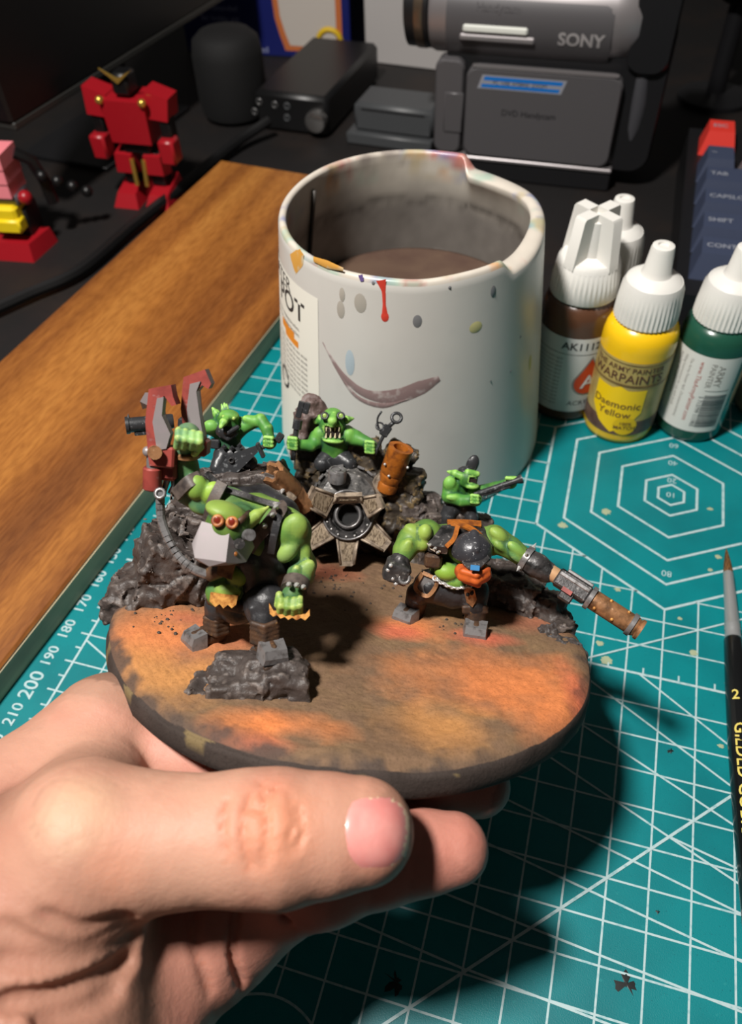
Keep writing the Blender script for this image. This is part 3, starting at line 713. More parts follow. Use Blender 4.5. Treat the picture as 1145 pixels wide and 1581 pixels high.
# ================================================================== things at the back of the desk
def frame2(o, e):
    """frame with origin o and x axis towards e, z up (cm)"""
    x = nrm((np.array(e) - np.array(o)) * np.array([1, 1, 0])); y = np.array([-x[1], x[0], 0]); M = Matrix.Identity(4)
    for i in range(3): M[i][0] = x[i]; M[i][1] = y[i]; M[i][3] = o[i]
    return M
def plane_hit(M, px, py, y=0.0):
    R = np.array(M.to_3x3()); o = np.array(M.translation); d = R.T @ ray(px, py); c = R.T @ (CAM - o); q = c + d * (y - c[1]) / d[1]; return q
def rbox(x0, x1, y0, y1, z0, z1, r, n=5):
    """box with corners rounded in the x,z plane"""
    P = []
    for cx, cz, a0 in ((x1 - r, z1 - r, 0), (x0 + r, z1 - r, 90), (x0 + r, z0 + r, 180), (x1 - r, z0 + r, 270)):
        for k in range(n + 1):
            a = math.radians(a0 + 90 * k / n); P.append((cx + r * math.cos(a), cz + r * math.sin(a)))
    b = MB(); c = np.mean(P, 0); e = min(.12, (y1 - y0) * .3); N = len(P)
    V = [(x, y0 + e, z) for x, z in P] + [(x, y1, z) for x, z in P] + [(c[0] + (x - c[0]) * (1 - e / max(abs(x1 - x0), .5) * 1.6), y0, c[1] + (z - c[1]) * (1 - e / max(abs(z1 - z0), .5) * 1.6)) for x, z in P]
    b.add(V, [[i, (i + 1) % N, N + (i + 1) % N, N + i] for i in range(N)] + [[2 * N + i, 2 * N + (i + 1) % N, (i + 1) % N, i] for i in range(N)] + [list(range(2 * N, 3 * N)), list(range(N, 2 * N))[::-1]])
    return b.geo()
# ---- camcorder
CM = frame2(at(704, 273, DZ), at(930, 297, DZ))
m_cs = mat('camcorder_silver', S(150, 145, 146), rough=.36, metal=.6); m_cd = mat('camcorder_grey', S(84, 82, 84), rough=.42, metal=.2)
m_ck = mat('camcorder_black', S(22, 22, 24), rough=.4); m_cw = mat('camcorder_button', S(214, 216, 208), rough=.3)
cc = thing('camcorder', 'grey handheld camcorder with closed screen and blue sticker, on the desk', 'camcorder', CM)
part(cc, 'stand', rbox(-.2, 8.2, .05, 3.6, 0, 1.05, .12), m_ck)
part(cc, 'stand_lip', MB().box((4, .3, 1.13), (4.15, .35, .1), bev=.05).geo(), m_cs, 30, 'silver lip')
part(cc, 'main_body', rbox(-.9, 9.9, .5, 4.3, .95, 8.4, .9), m_ck)
def ccf(px, py, y=0.0): return plane_hit(CM, px, py, y)
a = ccf(720, 103, -.05); c = ccf(965, 120, -.05); d = ccf(705, 238, -.05); e_ = ccf(960, 240, -.05)
door = part(cc, 'screen_door', rbox(a[0], c[0], -.05, .6, d[2], (a[2] + c[2]) / 2, .55), m_cd)
part(door, 'door_top_edge', MB().box(((a[0] + c[0]) / 2, .05, (a[2] + c[2]) / 2 + .03), ((c[0] - a[0]) / 2 - .3, .12, .05)).geo(), m_cs, 30, 'bright top edge')
h0 = ccf(672, 90, .05); h1 = ccf(714, 238, .05)
hinge = part(cc, 'hinge_cover', rbox(h0[0], a[0] - .12, .05, 1.0, h1[2], h0[2], .45), m_cd)
hb0 = ccf(686, 142, 0); hb1 = ccf(712, 206, 0); part(hinge, 'release_button', MB().box(((hb0[0] + hb1[0]) / 2, .06, (hb0[2] + hb1[2]) / 2), ((hb1[0] - hb0[0]) / 2, .08, (hb0[2] - hb1[2]) / 2), bev=.05).geo(), m_cd)
zt = ccf(820, 96, 0)[2]; R_b = 2.15; zc_ = zt + R_b * .82
x0b = ccf(660, 50, 0)[0]; x1b = ccf(985, 60, 0)[0]
part(cc, 'barrel', MB().lathe([(R_b * .96, 0), (R_b, .2), (R_b, x1b - x0b - 1.2), (R_b * .97, x1b - x0b - .4), (R_b * .88, x1b - x0b)], (x0b, R_b - .1, zc_), (1, 0, 0), 48).geo(), m_cs, 40)
part(cc, 'barrel_side', MB().lathe([(R_b + .04, .9), (R_b + .05, 1.0), (R_b + .05, x1b - x0b - 1.6), (R_b + .02, x1b - x0b - 1.2)], (x0b, R_b - .12, zc_ - .16), (1, 0, 0), 48).geo(), m_cd, 40)
lens = part(cc, 'lens_ring', MB().lathe([(R_b * .8, -1.35), (R_b * .93, -1.25), (R_b * .95, -.1), (R_b * .9, 0)], (x0b, R_b - .1, zc_), (1, 0, 0), 48).geo(), m_ck, 40)
part(lens, 'lens_band', MB().lathe([(R_b * .96, -.75), (R_b * .965, -.7), (R_b * .965, -.35), (R_b * .96, -.3)], (x0b, R_b - .1, zc_), (1, 0, 0), 48).geo(), mat('lens_bronze', S(120, 104, 88), rough=.3, metal=.8), 40)
def on_barrel(px0, py0, px1, py1, hh, mt, nm, out=.12):
    p = ccf(px0, py0, .1); q = ccf(px1, py1, .1); zz = (p[2] + q[2]) / 2; yy = R_b - .12 - math.sqrt(max(.01, (R_b + .05) ** 2 - (zz - (zc_ - .16)) ** 2))
    return part(cc, nm, MB().box(((p[0] + q[0]) / 2, yy, zz), ((q[0] - p[0]) / 2, out, hh), bev=.08).geo(), mt, 30)
btn = on_barrel(716, 40, 816, 46, .17, m_cw, 'button_strip'); on_barrel(710, 54, 826, 62, .16, m_cs, 'button_bar')
def barrel_text(s, size, px, py, mt, nm, bold=0.0):
    p = ccf(px, py, .1); V, Fa = text(s, size, 'CENTER', bold); zz = p[2] + V[:, 1]; yy = R_b - .12 - np.sqrt(np.maximum(.01, (R_b + .075) ** 2 - (zz - (zc_ - .16)) ** 2)); part(cc, nm, (np.stack([p[0] + V[:, 0], yy, zz], 1), Fa), mt, False)
barrel_text('SONY', .8, 897, 61, mat('silver_lettering', S(176, 172, 172), rough=.35, metal=.3), 'maker_lettering', .03)
barrel_text('Handycam', .5, 770, 10, m_cd, 'model_lettering', .01)
s0 = ccf(738, 112, -.06); s1 = ccf(868, 150, -.06); sx0, sx1, sz1, sz0 = s0[0], s1[0] - .1, s0[2] - .08, s1[2] + .1
m_stk = mat('sticker_clear', S(136, 138, 146), rough=.3); m_blue = mat('sticker_blue', S(20, 104, 182), rough=.35)
skew = lambda z: .22 * (z - sz0) / (sz1 - sz0)
def quad(x0, x1, z0, z1, y): return [(x0 + skew(z0), y, z0), (x1 + skew(z0), y, z0), (x1 + skew(z1), y, z1), (x0 + skew(z1), y, z1)], [[0, 1, 2, 3]]
stk = part(cc, 'sticker', MB().hull([(p[0], yy, p[2]) for p in quad(sx0, sx1, sz0, sz1, 0)[0] for yy in (-.065, -.04)]).geo(), m_stk, 30, 'blue and grey striped sticker')
hgt = sz1 - sz0; b = MB(); b.add(*quad(sx0 + .15, sx1 - .15, sz1 - .38 * hgt, sz1 - .1 * hgt, -.072)); b.add(*quad(sx0 + .15, sx1 - .15, sz0 + .1 * hgt, sz0 + .36 * hgt, -.072)); part(stk, 'sticker_stripes', b.geo(), m_blue, False)
def door_text(s, size, px, py, mt, nm, par, y=-.075):
    p = ccf(px, py, y); V, Fa = text(s, size); part(par, nm, (np.stack([p[0] + V[:, 0], V[:, 0] * 0 + y, p[2] + V[:, 1]], 1), Fa), mt, False)
door_text('DVD Handycam', .42, 815, 178, m_ck, 'door_lettering', door, -.06)
door_text('PC  USB  HYBRID  ZOOM', .24, 802, 131, m_ck, 'sticker_lettering', stk, -.07)
r0 = ccf(990, 60, 0); part(cc, 'battery_block', rbox(r0[0] - .5, r0[0] + 1.5, .2, 4.0, zt - .3, zt + 4.6, .7), m_ck)
g0 = ccf(992, 105, 0); g1 = ccf(972, 222, 0); part(cc, 'hand_strap', MB().tube([(g0[0], .9, g0[2]), ((g0[0] + g1[0]) / 2 + .1, .7, (g0[2] + g1[2]) / 2), (g1[0], .9, g1[2])], .42, 10).geo(), mat('strap_grey', S(58, 58, 62), rough=.6), 40)
# ---- block left of the camcorder
GM = frame2(at(545, 222, DZ), at(665, 238, DZ)); gw = np.linalg.norm(at(665, 238, DZ) - at(545, 222, DZ))
gb_ = thing('charger_block', 'dark grey plastic block beside the camcorder', 'charger', GM); m_g2 = mat('grey_plastic', S(66, 68, 70), rough=.45)
part(gb_, 'block_base', MB().box((gw / 2 - .2, 1.6, .35), (gw / 2 + .2, 1.7, .35), bev=.1).geo(), m_g2); part(gb_, 'block_top', MB().box((gw / 2, 1.6, 1.45), (gw / 2, 1.35, .8), bev=.2).geo(), m_g2)
part(gb_, 'block_seam', MB().box((gw / 2, .24, 1.95), (gw / 2 - .5, .03, .03)).geo(), m_ck)
# ---- audio box with knob
AM = frame2(at(398, 200, DZ), at(508, 214, DZ)); aw = np.linalg.norm(at(508, 214, DZ) - at(398, 200, DZ)); ah = 2.3
ab = thing('audio_box', 'black metal audio box with a silver knob and jack sockets', 'amplifier', AM); m_ab = mat('black_metal', S(18, 18, 19), rough=.38)
part(ab, 'case', MB().box((aw / 2, 4.6, ah / 2), (aw / 2, 4.6, ah / 2), bev=.25).geo(), m_ab)
kp = plane_hit(AM, 490, 184, 0); part(ab, 'volume_knob', MB().lathe([(.62, 0), (.64, .35), (.6, .55), (.5, .6), (0, .6)], (kp[0], .05, kp[2]), (0, -1, 0), 32).geo(), mat('knob_silver', S(168, 166, 164), rough=.22, metal=.9), 40, 'silver volume knob')
for px, py in ((400, 157), (393, 172), (424, 162), (443, 164), (443, 182)):
    q = plane_hit(AM, px, py, 0); part(ab, 'jack_socket', MB().torus((q[0], .0, q[2]), (0, -1, 0), .16, .06, 16, 6).geo(), mat('socket_ring', S(120, 120, 120), rough=.3, metal=.8) if px < 430 else m_g2, True)
cp = [at(415, 186, 1.0), at(372, 215, .5), at(320, 255, .3), at(274, 293, .3), at(200, 352, .3), at(122, 418, .3), at(40, 455, .3), at(-60, 500, .3)]
solo('cable', MB().tube(spline(cp, 10), .28, 8).geo(), mat('cable_rubber', S(12, 12, 13), rough=.5), 'thick black cable running along the wooden board to the audio box', 'cable', org=(0, 0, 0))
# ---- cartons
XM = frame2(at(290, 80, DZ), at(520, 92, DZ)); cb = thing('carton', 'navy blue carton with a pale arched window and yellow ring', 'box', XM, group='cartons at the back')
m_navy = mat('navy_card', S(14, 24, 92), rough=.5); XW = 12.2
part(cb, 'carton_body', MB().box((XW / 2, 3, 7), (XW / 2, 3, 7), bev=.06).geo(), m_navy)
def xm(px, py): q = plane_hit(XM, px, py, 0); return q[0], q[2]
def flatxz(poly, y):
    bm = bmesh.new(); f = bm.faces.new([bm.verts.new((x, y, z)) for x, z in poly]); bmesh.ops.triangulate(bm, faces=[f]); bm.verts.index_update()
    g = np.array([v.co[:] for v in bm.verts]), [[v.index for v in f.verts] for f in bm.faces]; bm.free(); return g
wn = [xm(*p) for p in [(428, 0), (432, 25), (440, 50), (448, 70), (520, 75), (520, 0)]]; fr_ = [xm(*p) for p in [(419, 0), (424, 28), (432, 54), (441, 78), (529, 82), (529, 0)]]
top = 13.5; wn[0] = (wn[0][0] - .4, top); wn[-1] = (wn[-1][0], top); fr_[0] = (fr_[0][0] - .4, top); fr_[-1] = (fr_[-1][0], top)
part(cb, 'window_border', flatxz(fr_[::-1], -.01), mat('orange_card', S(186, 104, 56), rough=.5), False, 'orange border'); part(cb, 'window_print', flatxz(wn[::-1], -.02), mat('pale_card', S(188, 180, 172), rough=.5), False, 'pale printed window')
q = xm(509, 66); part(cb, 'ring_print', MB().torus((q[0], -.03, q[1]), (0, 1, 0), .82, .2, 24, 4).geo(), mat('yellow_card', S(206, 170, 28), rough=.5), True, 'yellow ring')
for s, px, py, sz in (('recommended', 335, 12, .5), ('for hobby use', 340, 28, .5), ('new', 352, 60, .45), ('100% guaranteed', 375, 75, .55)):
    q = xm(px, py); V, Fa = text(s, sz); part(cb, 'carton_lettering', (np.stack([q[0] + V[:, 0], V[:, 0] * 0 - .02, q[1] + V[:, 1]], 1), Fa), mat('pale_ink', S(150, 156, 186), rough=.5), False)
WM = frame2(at(562, 95, DZ), at(700, 112, DZ)); solo('carton', MB().box((4.3, 3, 7), (4.2, 3, 7), bev=.06).geo(), mat('white_card', S(176, 172, 170), rough=.5), 'plain pale grey carton behind the camcorder', 'box', WM, group='cartons at the back')
# ---- black speaker, monitor, microphone
SPM = Matrix.Translation((-27.4, 26.6, DZ)); spk = thing('desk_speaker', 'round black speaker standing behind the red toy robot', 'speaker', SPM)
part(spk, 'speaker_body', MB().lathe([(1.6, .1), (1.95, .3), (2.1, 1), (2.1, 3.6), (1.95, 4.4), (1.5, 4.8), (0, 4.9)], n=40).geo(), mat('speaker_cloth', S(9, 9, 10), rough=.8), 40)
part(spk, 'speaker_foot', MB().lathe([(1.5, -.0), (1.5, .25), (0, .26)], n=32).geo(), m_ck)
ma = at(0, 215, 5); mb_ = at(310, 20, 5); MM = frame2(ma, mb_)
mon = thing('monitor', 'large black monitor edge looming over the desk', 'monitor', MM)
part(mon, 'bezel', MB().box((12.0, .75, 14.2), (11.0, .75, 14), bev=.15).geo(), mat('bezel_black', S(10, 10, 11), rough=.45), 30)
part(mon, 'bottom_trim', MB().box((12.0, .7, .1), (10.9, .72, .2), bev=.08).geo(), mat('trim_grey', S(46, 46, 44), rough=.5), 30)
part(mon, 'stand_post', MB().box((12.0, 3.2, 1.5), (1.2, .8, 6.6), bev=.2).geo(), m_ck); part(mon, 'stand_bracket', MB().box((12.0, 2.0, 6), (.7, .7, .7), bev=.1).geo(), m_ck); part(mon, 'stand_foot', MB().box((12.0, 4.0, -5.0), (4.5, 3, .12), bev=.05).geo(), m_ck)
mp = at(1100, 190, DZ); mic = thing('microphone', 'black bulbous microphone on a short stem behind the keyboard', 'microphone', Matrix.Translation((mp[0], mp[1] + 3.5, DZ)))
part(mic, 'mic_foot', MB().lathe([(2.2, 0), (2.2, .3), (1.6, .5), (0, .55)], n=32).geo(), m_ck); part(mic, 'mic_stem', MB().cyl((0, 0, .4), (0, 0, 6), .55, n=16).geo(), m_ck); part(mic, 'mic_head', MB().sph((0, 0, 8.6), (2.7, 2.7, 3.4), 24, 16).geo(), mat('mic_foam', S(12, 12, 13), rough=.8), True)
# ---- keyboard
KM = Matrix.Translation((-.15, 11.0, DZ)); kb = thing('keyboard', 'mechanical keyboard with navy keycaps and one red key', 'keyboard', KM)
part(kb, 'case', MB().hull([(-.5, -.6, 0), (20, -.6, 0), (-.5, 13.6, 0), (20, 13.6, 0), (-.45, -.5, 1.5), (20, -.5, 1.5), (-.45, 13.5, 2.5), (20, 13.5, 2.5)]).geo(), m_ck, 30)
m_key = mat('navy_keycap', S(58, 66, 88), rough=.5); m_keyr = mat('red_keycap', S(214, 56, 46), rough=.45); m_keyg = mat('grey_keycap', S(110, 108, 110), rough=.5); m_leg = mat('legend', S(150, 154, 164), rough=.5)
def key(x, y, wdt, mt, leg, z=None):
    z = 1.5 + y * .07 if z is None else z; h = 1.12
    P = [(x + .04, y + .04, z), (x + wdt - .04, y + .04, z), (x + .04, y + 1.8, z), (x + wdt - .04, y + 1.8, z)] + [(x + .32, y + .42, z + h), (x + wdt - .32, y + .42, z + h), (x + .34, y + 1.62, z + h + .06), (x + wdt - .34, y + 1.62, z + h + .06)]
    k = part(kb, 'keycap', MB().hull(P).geo(), mt, 30)
    if leg:
        V, Fa = text(leg, .42, 'LEFT', .008); part(k, 'legend', (np.stack([x + .5 + V[:, 0], y + 1.02 + V[:, 1], z + h + .045 + V[:, 1] * .05], 1), Fa), m_leg, False)
rows = [(.55, 'CONTROL', 2.35, m_key), (2.48, 'SHIFT', 4.3, m_key), (4.4, 'CAPSLOCK', 3.3, m_key), (6.32, 'TAB', 2.85, m_key), (8.24, '~', 1.85, m_key), (10.8, 'ESC', 1.85, m_keyr)]
for y, leg, wd, mt in rows:
    key(0, y, wd, mt, leg); x = wd + .06
    if y > 10: x += 1.9
    k = 0
    while x < 9:
        key(x, y, 1.85, m_keyg if y > 7.9 else m_key, None); x += 1.91
# ---- red toy robots
m_rr = mat('robot_red', S(150, 20, 30), rough=.35, coat=.2); m_rp = mat('robot_glare_red', S(226, 130, 138), rough=.4); m_rk = mat('robot_black', S(14, 14, 15), rough=.4); m_rg = mat('robot_gold', S(214, 176, 84), rough=.28, metal=.8); m_rs = mat('robot_steel', S(120, 122, 130), rough=.3, metal=.7); m_ry = mat('robot_yellow', S(236, 206, 30), rough=.4)  # pink panel is red plastic with lamp glare put into its colour
ro = at(222, 320, DZ); RM = Matrix.Translation((ro[0], ro[1] + 1.2, DZ)) @ Matrix.Rotation(math.radians(2), 4, 'Z') @ Matrix.Scale(.95, 4)
rb = thing('toy_robot', 'red toy robot with gold details standing beside the cable', 'toy robot', RM, group='red toy robots at the back of the desk')
for s in (-1, 1):
    f = part(rb, 'foot', MB().hull([(s * .95 + dx, dy, z) for dx, dy, z in [(-.75, -1.6, 0), (.75, -1.6, 0), (-.75, 1.1, 0), (.75, 1.1, 0), (-.55, -1.2, .7), (.55, -1.2, .7), (-.5, .8, 1.2), (.5, .8, 1.2)]]).geo(), m_rr, 30)
    part(rb, 'leg', MB().box((s * .8, 0, 1.9), (.42, .5, .95), bev=.1).geo(), m_rk); part(rb, 'knee_guard', MB().hull([(s * .85 + dx, dy, z) for dx, dy, z in [(-.55, -.8, 1.7), (.55, -.8, 1.7), (-.6, .1, 1.5), (.6, .1, 1.5), (-.5, -.75, 2.7), (.5, -.75, 2.7), (-.5, .3, 2.9), (.5, .3, 2.9)]]).geo(), m_rr, 30)
    part(rb, 'piston', MB().cyl((s * .3, -.9, 1.1), (s * .35, -.75, 2.5), .13, n=10).geo(), m_rg); part(rb, 'shoulder', MB().hull([(s * 1.75 + dx, dy, z) for dx, dy, z in [(-.6, -.7, 4.7), (.5, -.7, 4.6), (-.6, .7, 4.7), (.5, .7, 4.6), (-.55, -.6, 6.1), (.7, -.6, 5.7), (-.55, .6, 6.1), (.7, .6, 5.7)]]).geo(), m_rr, 30)
    part(rb, 'arm', MB().box((s * 1.95, -.2, 3.9), (.32, .4, .95), bev=.1).geo(), m_rk); part(rb, 'forearm', MB().box((s * 2.0, -.6, 3.1), (.45, .5, .65), bev=.12).geo(), m_rr)
    part(rb, 'gold_stud', MB().sph((s * 1.2, -1.0, 5.6), .22).geo(), m_rg)
part(rb, 'torso', MB().hull([(dx, dy, z) for dx, dy, z in [(-1.15, -.9, 3.4), (1.15, -.9, 3.4), (-1.1, .8, 3.4), (1.1, .8, 3.4), (-1.25, -1.0, 5.6), (1.25, -1.0, 5.6), (-1.1, .8, 5.7), (1.1, .8, 5.7)]]).geo(), m_rr, 30); part(rb, 'waist', MB().box((0, 0, 3.1), (.8, .6, .4), bev=.1).geo(), m_rk)
hdr = part(rb, 'head', MB().box((0, -.2, 6.3), (.5, .55, .55), bev=.15).geo(), m_rk); part(hdr, 'crest', MB().prism([(-.9, .7), (0, 0), (.9, .7), (0, .25)], .12, (0, -.8, 6.4), np.stack([[1, 0, 0], [0, 0, 1], [0, -1, 0]], 1).astype(float)).geo(), m_rg)
ro = at(12, 392, DZ); RM2 = Matrix.Translation((ro[0] + .3, ro[1] + .9, DZ)) @ Matrix.Scale(.95, 4) @ Matrix.Rotation(math.radians(8), 4, 'Z')
r2 = thing('toy_robot', 'red toy robot with ribbed chest paled by painted glare and yellow belt near the monitor', 'toy robot', RM2, group='red toy robots at the back of the desk')
part(r2, 'foot_plate', MB().hull([(x, y, z) for x, y, z in [(-2.4, -1.5, 0), (1.35, -1.6, 0), (1.75, .6, 0), (-2.4, 1.6, 0), (-2.3, -1.2, .85), (1.2, -1.25, .85), (1.6, .5, .85), (-2.3, 1.4, .85)]]).geo(), m_rr, 30); part(r2, 'leg', MB().box((.2, .3, 1.5), (.9, .7, .8), bev=.1).geo(), m_rk)
part(r2, 'belt', MB().box((-.2, -.35, 2.25), (1.15, .7, .42), bev=.15).geo(), m_ry, 30, 'yellow belt'); part(r2, 'buckle', MB().box((.3, -.8, 1.7), (.75, .4, .35), bev=.1).geo(), m_ry)
for k in range(3): part(r2, 'chest_rib', MB().hull([(x * (1 + .05 * k), y, z + .72 * k) for x, y, z in [(-1.5, -.9, 3.1), (1.0, -.9, 3.1), (-1.5, .8, 3.1), (1.0, .8, 3.1), (-1.5, -.85, 3.78), (1.0, -.85, 3.78), (-1.5, .8, 3.78), (1.0, .8, 3.78)]]).geo(), m_rp, 30, 'red rib paled by painted glare')
part(r2, 'waist', MB().box((-.1, 0, 2.85), (1.2, .65, .3), bev=.1).geo(), m_rs); part(r2, 'hip_joint', MB().sph((1.35, -.3, 2.9), .36).geo(), m_rr, True)
for k in range(4): part(r2, 'chain_bead', MB().sph((2.1 + .45 * k, .6 + .5 * k, 3.6 - .5 * k), .3).geo(), m_rk, True)
part(r2, 'arm', MB().tube([(1.1, .5, 4.8), (1.7, .8, 4.3), (1.9, 1.0, 3.2), (2.0, 1.0, 2.0)], .3, 8).geo(), m_rk); part(r2, 'head', MB().box((-.2, 0, 5.9), (.6, .6, .6), bev=.15).geo(), m_rr)
# ================================================================== held base with its terrain
BRAD = 5.5
def J(px, py, y, r): p = bl(px, py, y); return p, rad(r, p)
def ground(X, Y):
    r = np.hypot(X, Y); P = np.stack([X, Y, X * 0], -1)
    z = .10 * fbm(P * .55 + 3, 3, 2) + .028 * fbm(P * 3.0, 4, 5) + .012 * fbm(P * 14, 2, 6)
    z += .16 * np.exp(-((X + 4.0) ** 2 + (Y + .2) ** 2) / 2.2) + .1 * np.exp(-((X - 2.3) ** 2 + (Y - .3) ** 2) / 1.5) - .12 * np.exp(-((X + .3) ** 2 + (Y + 2.5) ** 2) / 3.5)
    z -= .16 * np.clip((r - 5.0) / .42, 0, 1) ** 2
    return z
base = thing('diorama_base', 'round resin base sculpted as orange and brown rocky desert, held in the hand', 'diorama base', BASE_M)
nr, na = 150, 420
rr = np.sqrt(np.linspace(0, 1, nr + 1)[1:]) * 5.42; aa = np.arange(na) * 2 * np.pi / na
edge = 1 + .012 * fbm(np.stack([np.cos(aa) * 2, np.sin(aa) * 2, aa * 0], -1), 3, 8)
Rg, Ag = np.meshgrid(rr, aa, indexing='ij'); Rg = Rg * (1 + (edge[None, :] - 1) * (Rg / 5.42)); Xg = Rg * np.cos(Ag); Yg = Rg * np.sin(Ag); Zg = ground(Xg, Yg)
top = np.stack([Xg, Yg, Zg], -1)
side = []
for k, (dr, zz) in enumerate([(.03, -.2), (.05, -.26), (.06, -.42), (.05, -.58), (.0, -.64), (-.3, -.66)]):
    e2 = 5.42 * edge + dr; nn = .018 * fbm(np.stack([np.cos(aa) * 9, np.sin(aa) * 9, aa * 0 + k * 2.0], -1), 3, 4) if k < 4 else 0
    e2 = e2 + nn; zz = zz + (.03 * fbm(np.stack([np.cos(aa) * 5, np.sin(aa) * 5, aa * 0], -1), 3, 14) if k == 0 else 0); side.append(np.stack([e2 * np.cos(aa), e2 * np.sin(aa), zz + 0 * aa], -1))
V = np.concatenate([top.reshape(-1, 3), np.array(side).reshape(-1, 3), [[0, 0, ground(np.array(0.), np.array(0.))], [0, 0, -.62]]])
NRr = nr + len(side); Fa = []
for j in range(NRr - 1): Fa += [[j * na + i, (j + 1) * na + i, (j + 1) * na + (i + 1) % na, j * na + (i + 1) % na] for i in range(na)]
Fa += [[NRr * na, i, (i + 1) % na] for i in range(na)] + [[NRr * na + 1, (NRr - 1) * na + (i + 1) % na, (NRr - 1) * na + i] for i in range(na)]
# painted desert colours: brown wash with orange, ochre and red patches
def patches(P):
    brown = np.array(S(114, 90, 70)); dark = np.array(S(72, 62, 57)); orange = np.array(S(204, 122, 72)); ochre = np.array(S(180, 126, 74)); red = np.array(S(192, 98, 74)); khaki = np.array(S(128, 104, 74))
    n1 = fbm(P * 1.1 + 9, 4, 31); n2 = fbm(P * 2.6 + 4, 4, 37); n3 = fbm(P * 11, 3, 41)
    c = np.tile(brown, (len(P), 1)); mixf = lambda c, col, a: c * (1 - a[:, None]) + np.array(col) * a[:, None]
    c = mixf(c, khaki, np.clip(.35 + n2, 0, 1) * .6)
    def blob(px, py, rx, ry, ang=0):
        q = bz(px, py); dx = P[:, 0] - q[0]; dy = P[:, 1] - q[1]; a = math.radians(ang); u = dx * math.cos(a) + dy * math.sin(a); v = -dx * math.sin(a) + dy * math.cos(a)
        return np.clip(1.25 - np.sqrt((u / rx) ** 2 + (v / ry) ** 2) + .6 * n1 + .3 * n2, 0, 1)
    for px, py, rx, ry, an, col, am in [(255, 985, 1.7, 1.5, 0, orange, .8), (240, 1040, 1.3, .9, -25, ochre, .8), (330, 1040, .9, .6, 0, ochre, .6), (430, 1120, 1.15, .5, 0, orange, 1), (395, 1145, .9, .3, 0, red, .5), (770, 1050, 2.6, 1.3, 0, orange, .75), (850, 1090, 1.6, 1.3, 0, orange, .9), (690, 1120, 1.2, .8, 0, ochre, .8), (640, 970, .9, .6, 0, orange, .85), (620, 975, .6, .4, 0, red, .8), (745, 985, .8, .4, 0, red, .85), (900, 1080, .35, 1.2, 0, red, .7), (700, 945, 1.0, .7, 0, ochre, .5), (830, 960, 1.0, .7, 0, red, .35), (480, 880, 1.4, .7, 0, red, .4), (350, 985, .9, .5, 0, red, .35), (290, 965, .6, .35, 0, red, .45)]:
        c = mixf(c, col, blob(px, py, rx, ry, an) * am)
    # brown wash down the middle, the front figure's cast shadow painted into it
    for px, py, rx, ry, am in [(540, 1000, .75, 2.0, .75), (560, 920, 1.2, .9, .75), (590, 1130, .8, .9, .45)]: c = mixf(c, brown * .82, blob(px, py, rx, ry) * am)
    c = c * (1 + .2 * n3[:, None])
    r = np.hypot(P[:, 0], P[:, 1]); e = np.clip((r - 5.12 + .5 * n2 + .25 * n1) / .3, 0, 1); q = np.arctan2(P[:, 1], P[:, 0])
    keep = np.exp(-(wrap(q - math.radians(-42)) / .35) ** 2) * .7; c = mixf(c, dark, e * (1 - keep) * .9)
    sd = (r > 5.38); c[sd] = np.array(S(58, 50, 46)) * (1 + .35 * n2[sd][:, None]); k = sd & (n1 > .28); c[k] = np.array(S(110, 94, 66))
    return np.clip(c, 0, 1)
m_ground = mat('painted_ground', attr=True, rough=.8, spec=.2, bump=(13, .5, .025), bump2=(45, .45, .012), var=[(.72, 22.0, .52, .72)])
part(base, 'ground', (V, Fa, patches(V)), m_ground, True)
m_rock = mat('dark_rock', attr=True, rough=.48, spec=.4, bump=(7, .6, .05), bump2=(26, .4, .016))
rk = np.array(S(60, 53, 50)); rkl = np.array(S(112, 102, 96)); rkb = np.array(S(98, 80, 62))
def rock(lumps, seed, amp=.14, fq=1.7, h=.042, col=rk, hi=rkl, par=None, name='rock', flat=None):
    B = Body(h, .05)
    for l in lumps:
        if l[0] == 'b':
            c, hf = np.array(l[1]), np.array(l[2], float); tp = c[2] + hf[2]      # every block reaches down into the ground
            if c[2] - hf[2] > -.12: hf = np.array([hf[0], hf[1], (tp + .12) / 2]); c = np.array([c[0], c[1], (tp - .12) / 2])
            B.box(c, hf, R=l[3], rd=.06)
        else: B.ell(l[1], l[2], R=l[3] if len(l) > 3 else None)
    def facet(X, f, sd):
        Y = X * f + 1.1 * np.stack([fbm(X * f * .6 + 5 * q, 2, sd + q) for q in range(3)], -1); c = np.floor(Y).astype(np.int64); l = Y - c - .5
        n = np.stack([_h(c[:, 0], c[:, 1], c[:, 2], sd + 9 + q) - .5 for q in range(3)], -1); return (l * n).sum(-1) + .5 * (_h(c[:, 0], c[:, 1], c[:, 2], sd + 20) - .5)
    def disp(X):
        d = amp * (fbm(X * fq + seed, 3, seed, ridge=True) - .3) + amp * 1.0 * facet(X, fq * 1.2, seed) + amp * .4 * facet(X, fq * 2.6, seed + 3) + amp * .12 * fbm(X * fq * 5, 3, seed + 7); return -d
    def tint(V, c):
        n = np.clip(fbm(V * 3.1, 4, seed + 5) * 1.2 + .1, 0, 1)[:, None]; return np.array(col) * (1 - n * .4) + np.array(hi) * n * .4
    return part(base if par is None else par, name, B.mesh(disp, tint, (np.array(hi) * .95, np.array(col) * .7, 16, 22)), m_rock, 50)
def lb(px, py, y, hx, hy, hz, rot=None): return ('b', bl(px, py, y), (hx, hy, hz), rot if rot is not None else np.eye(3))
def le(px, py, y, rx, ry, rz, rot=None): return ('e', bl(px, py, y), (rx, ry, rz), rot)
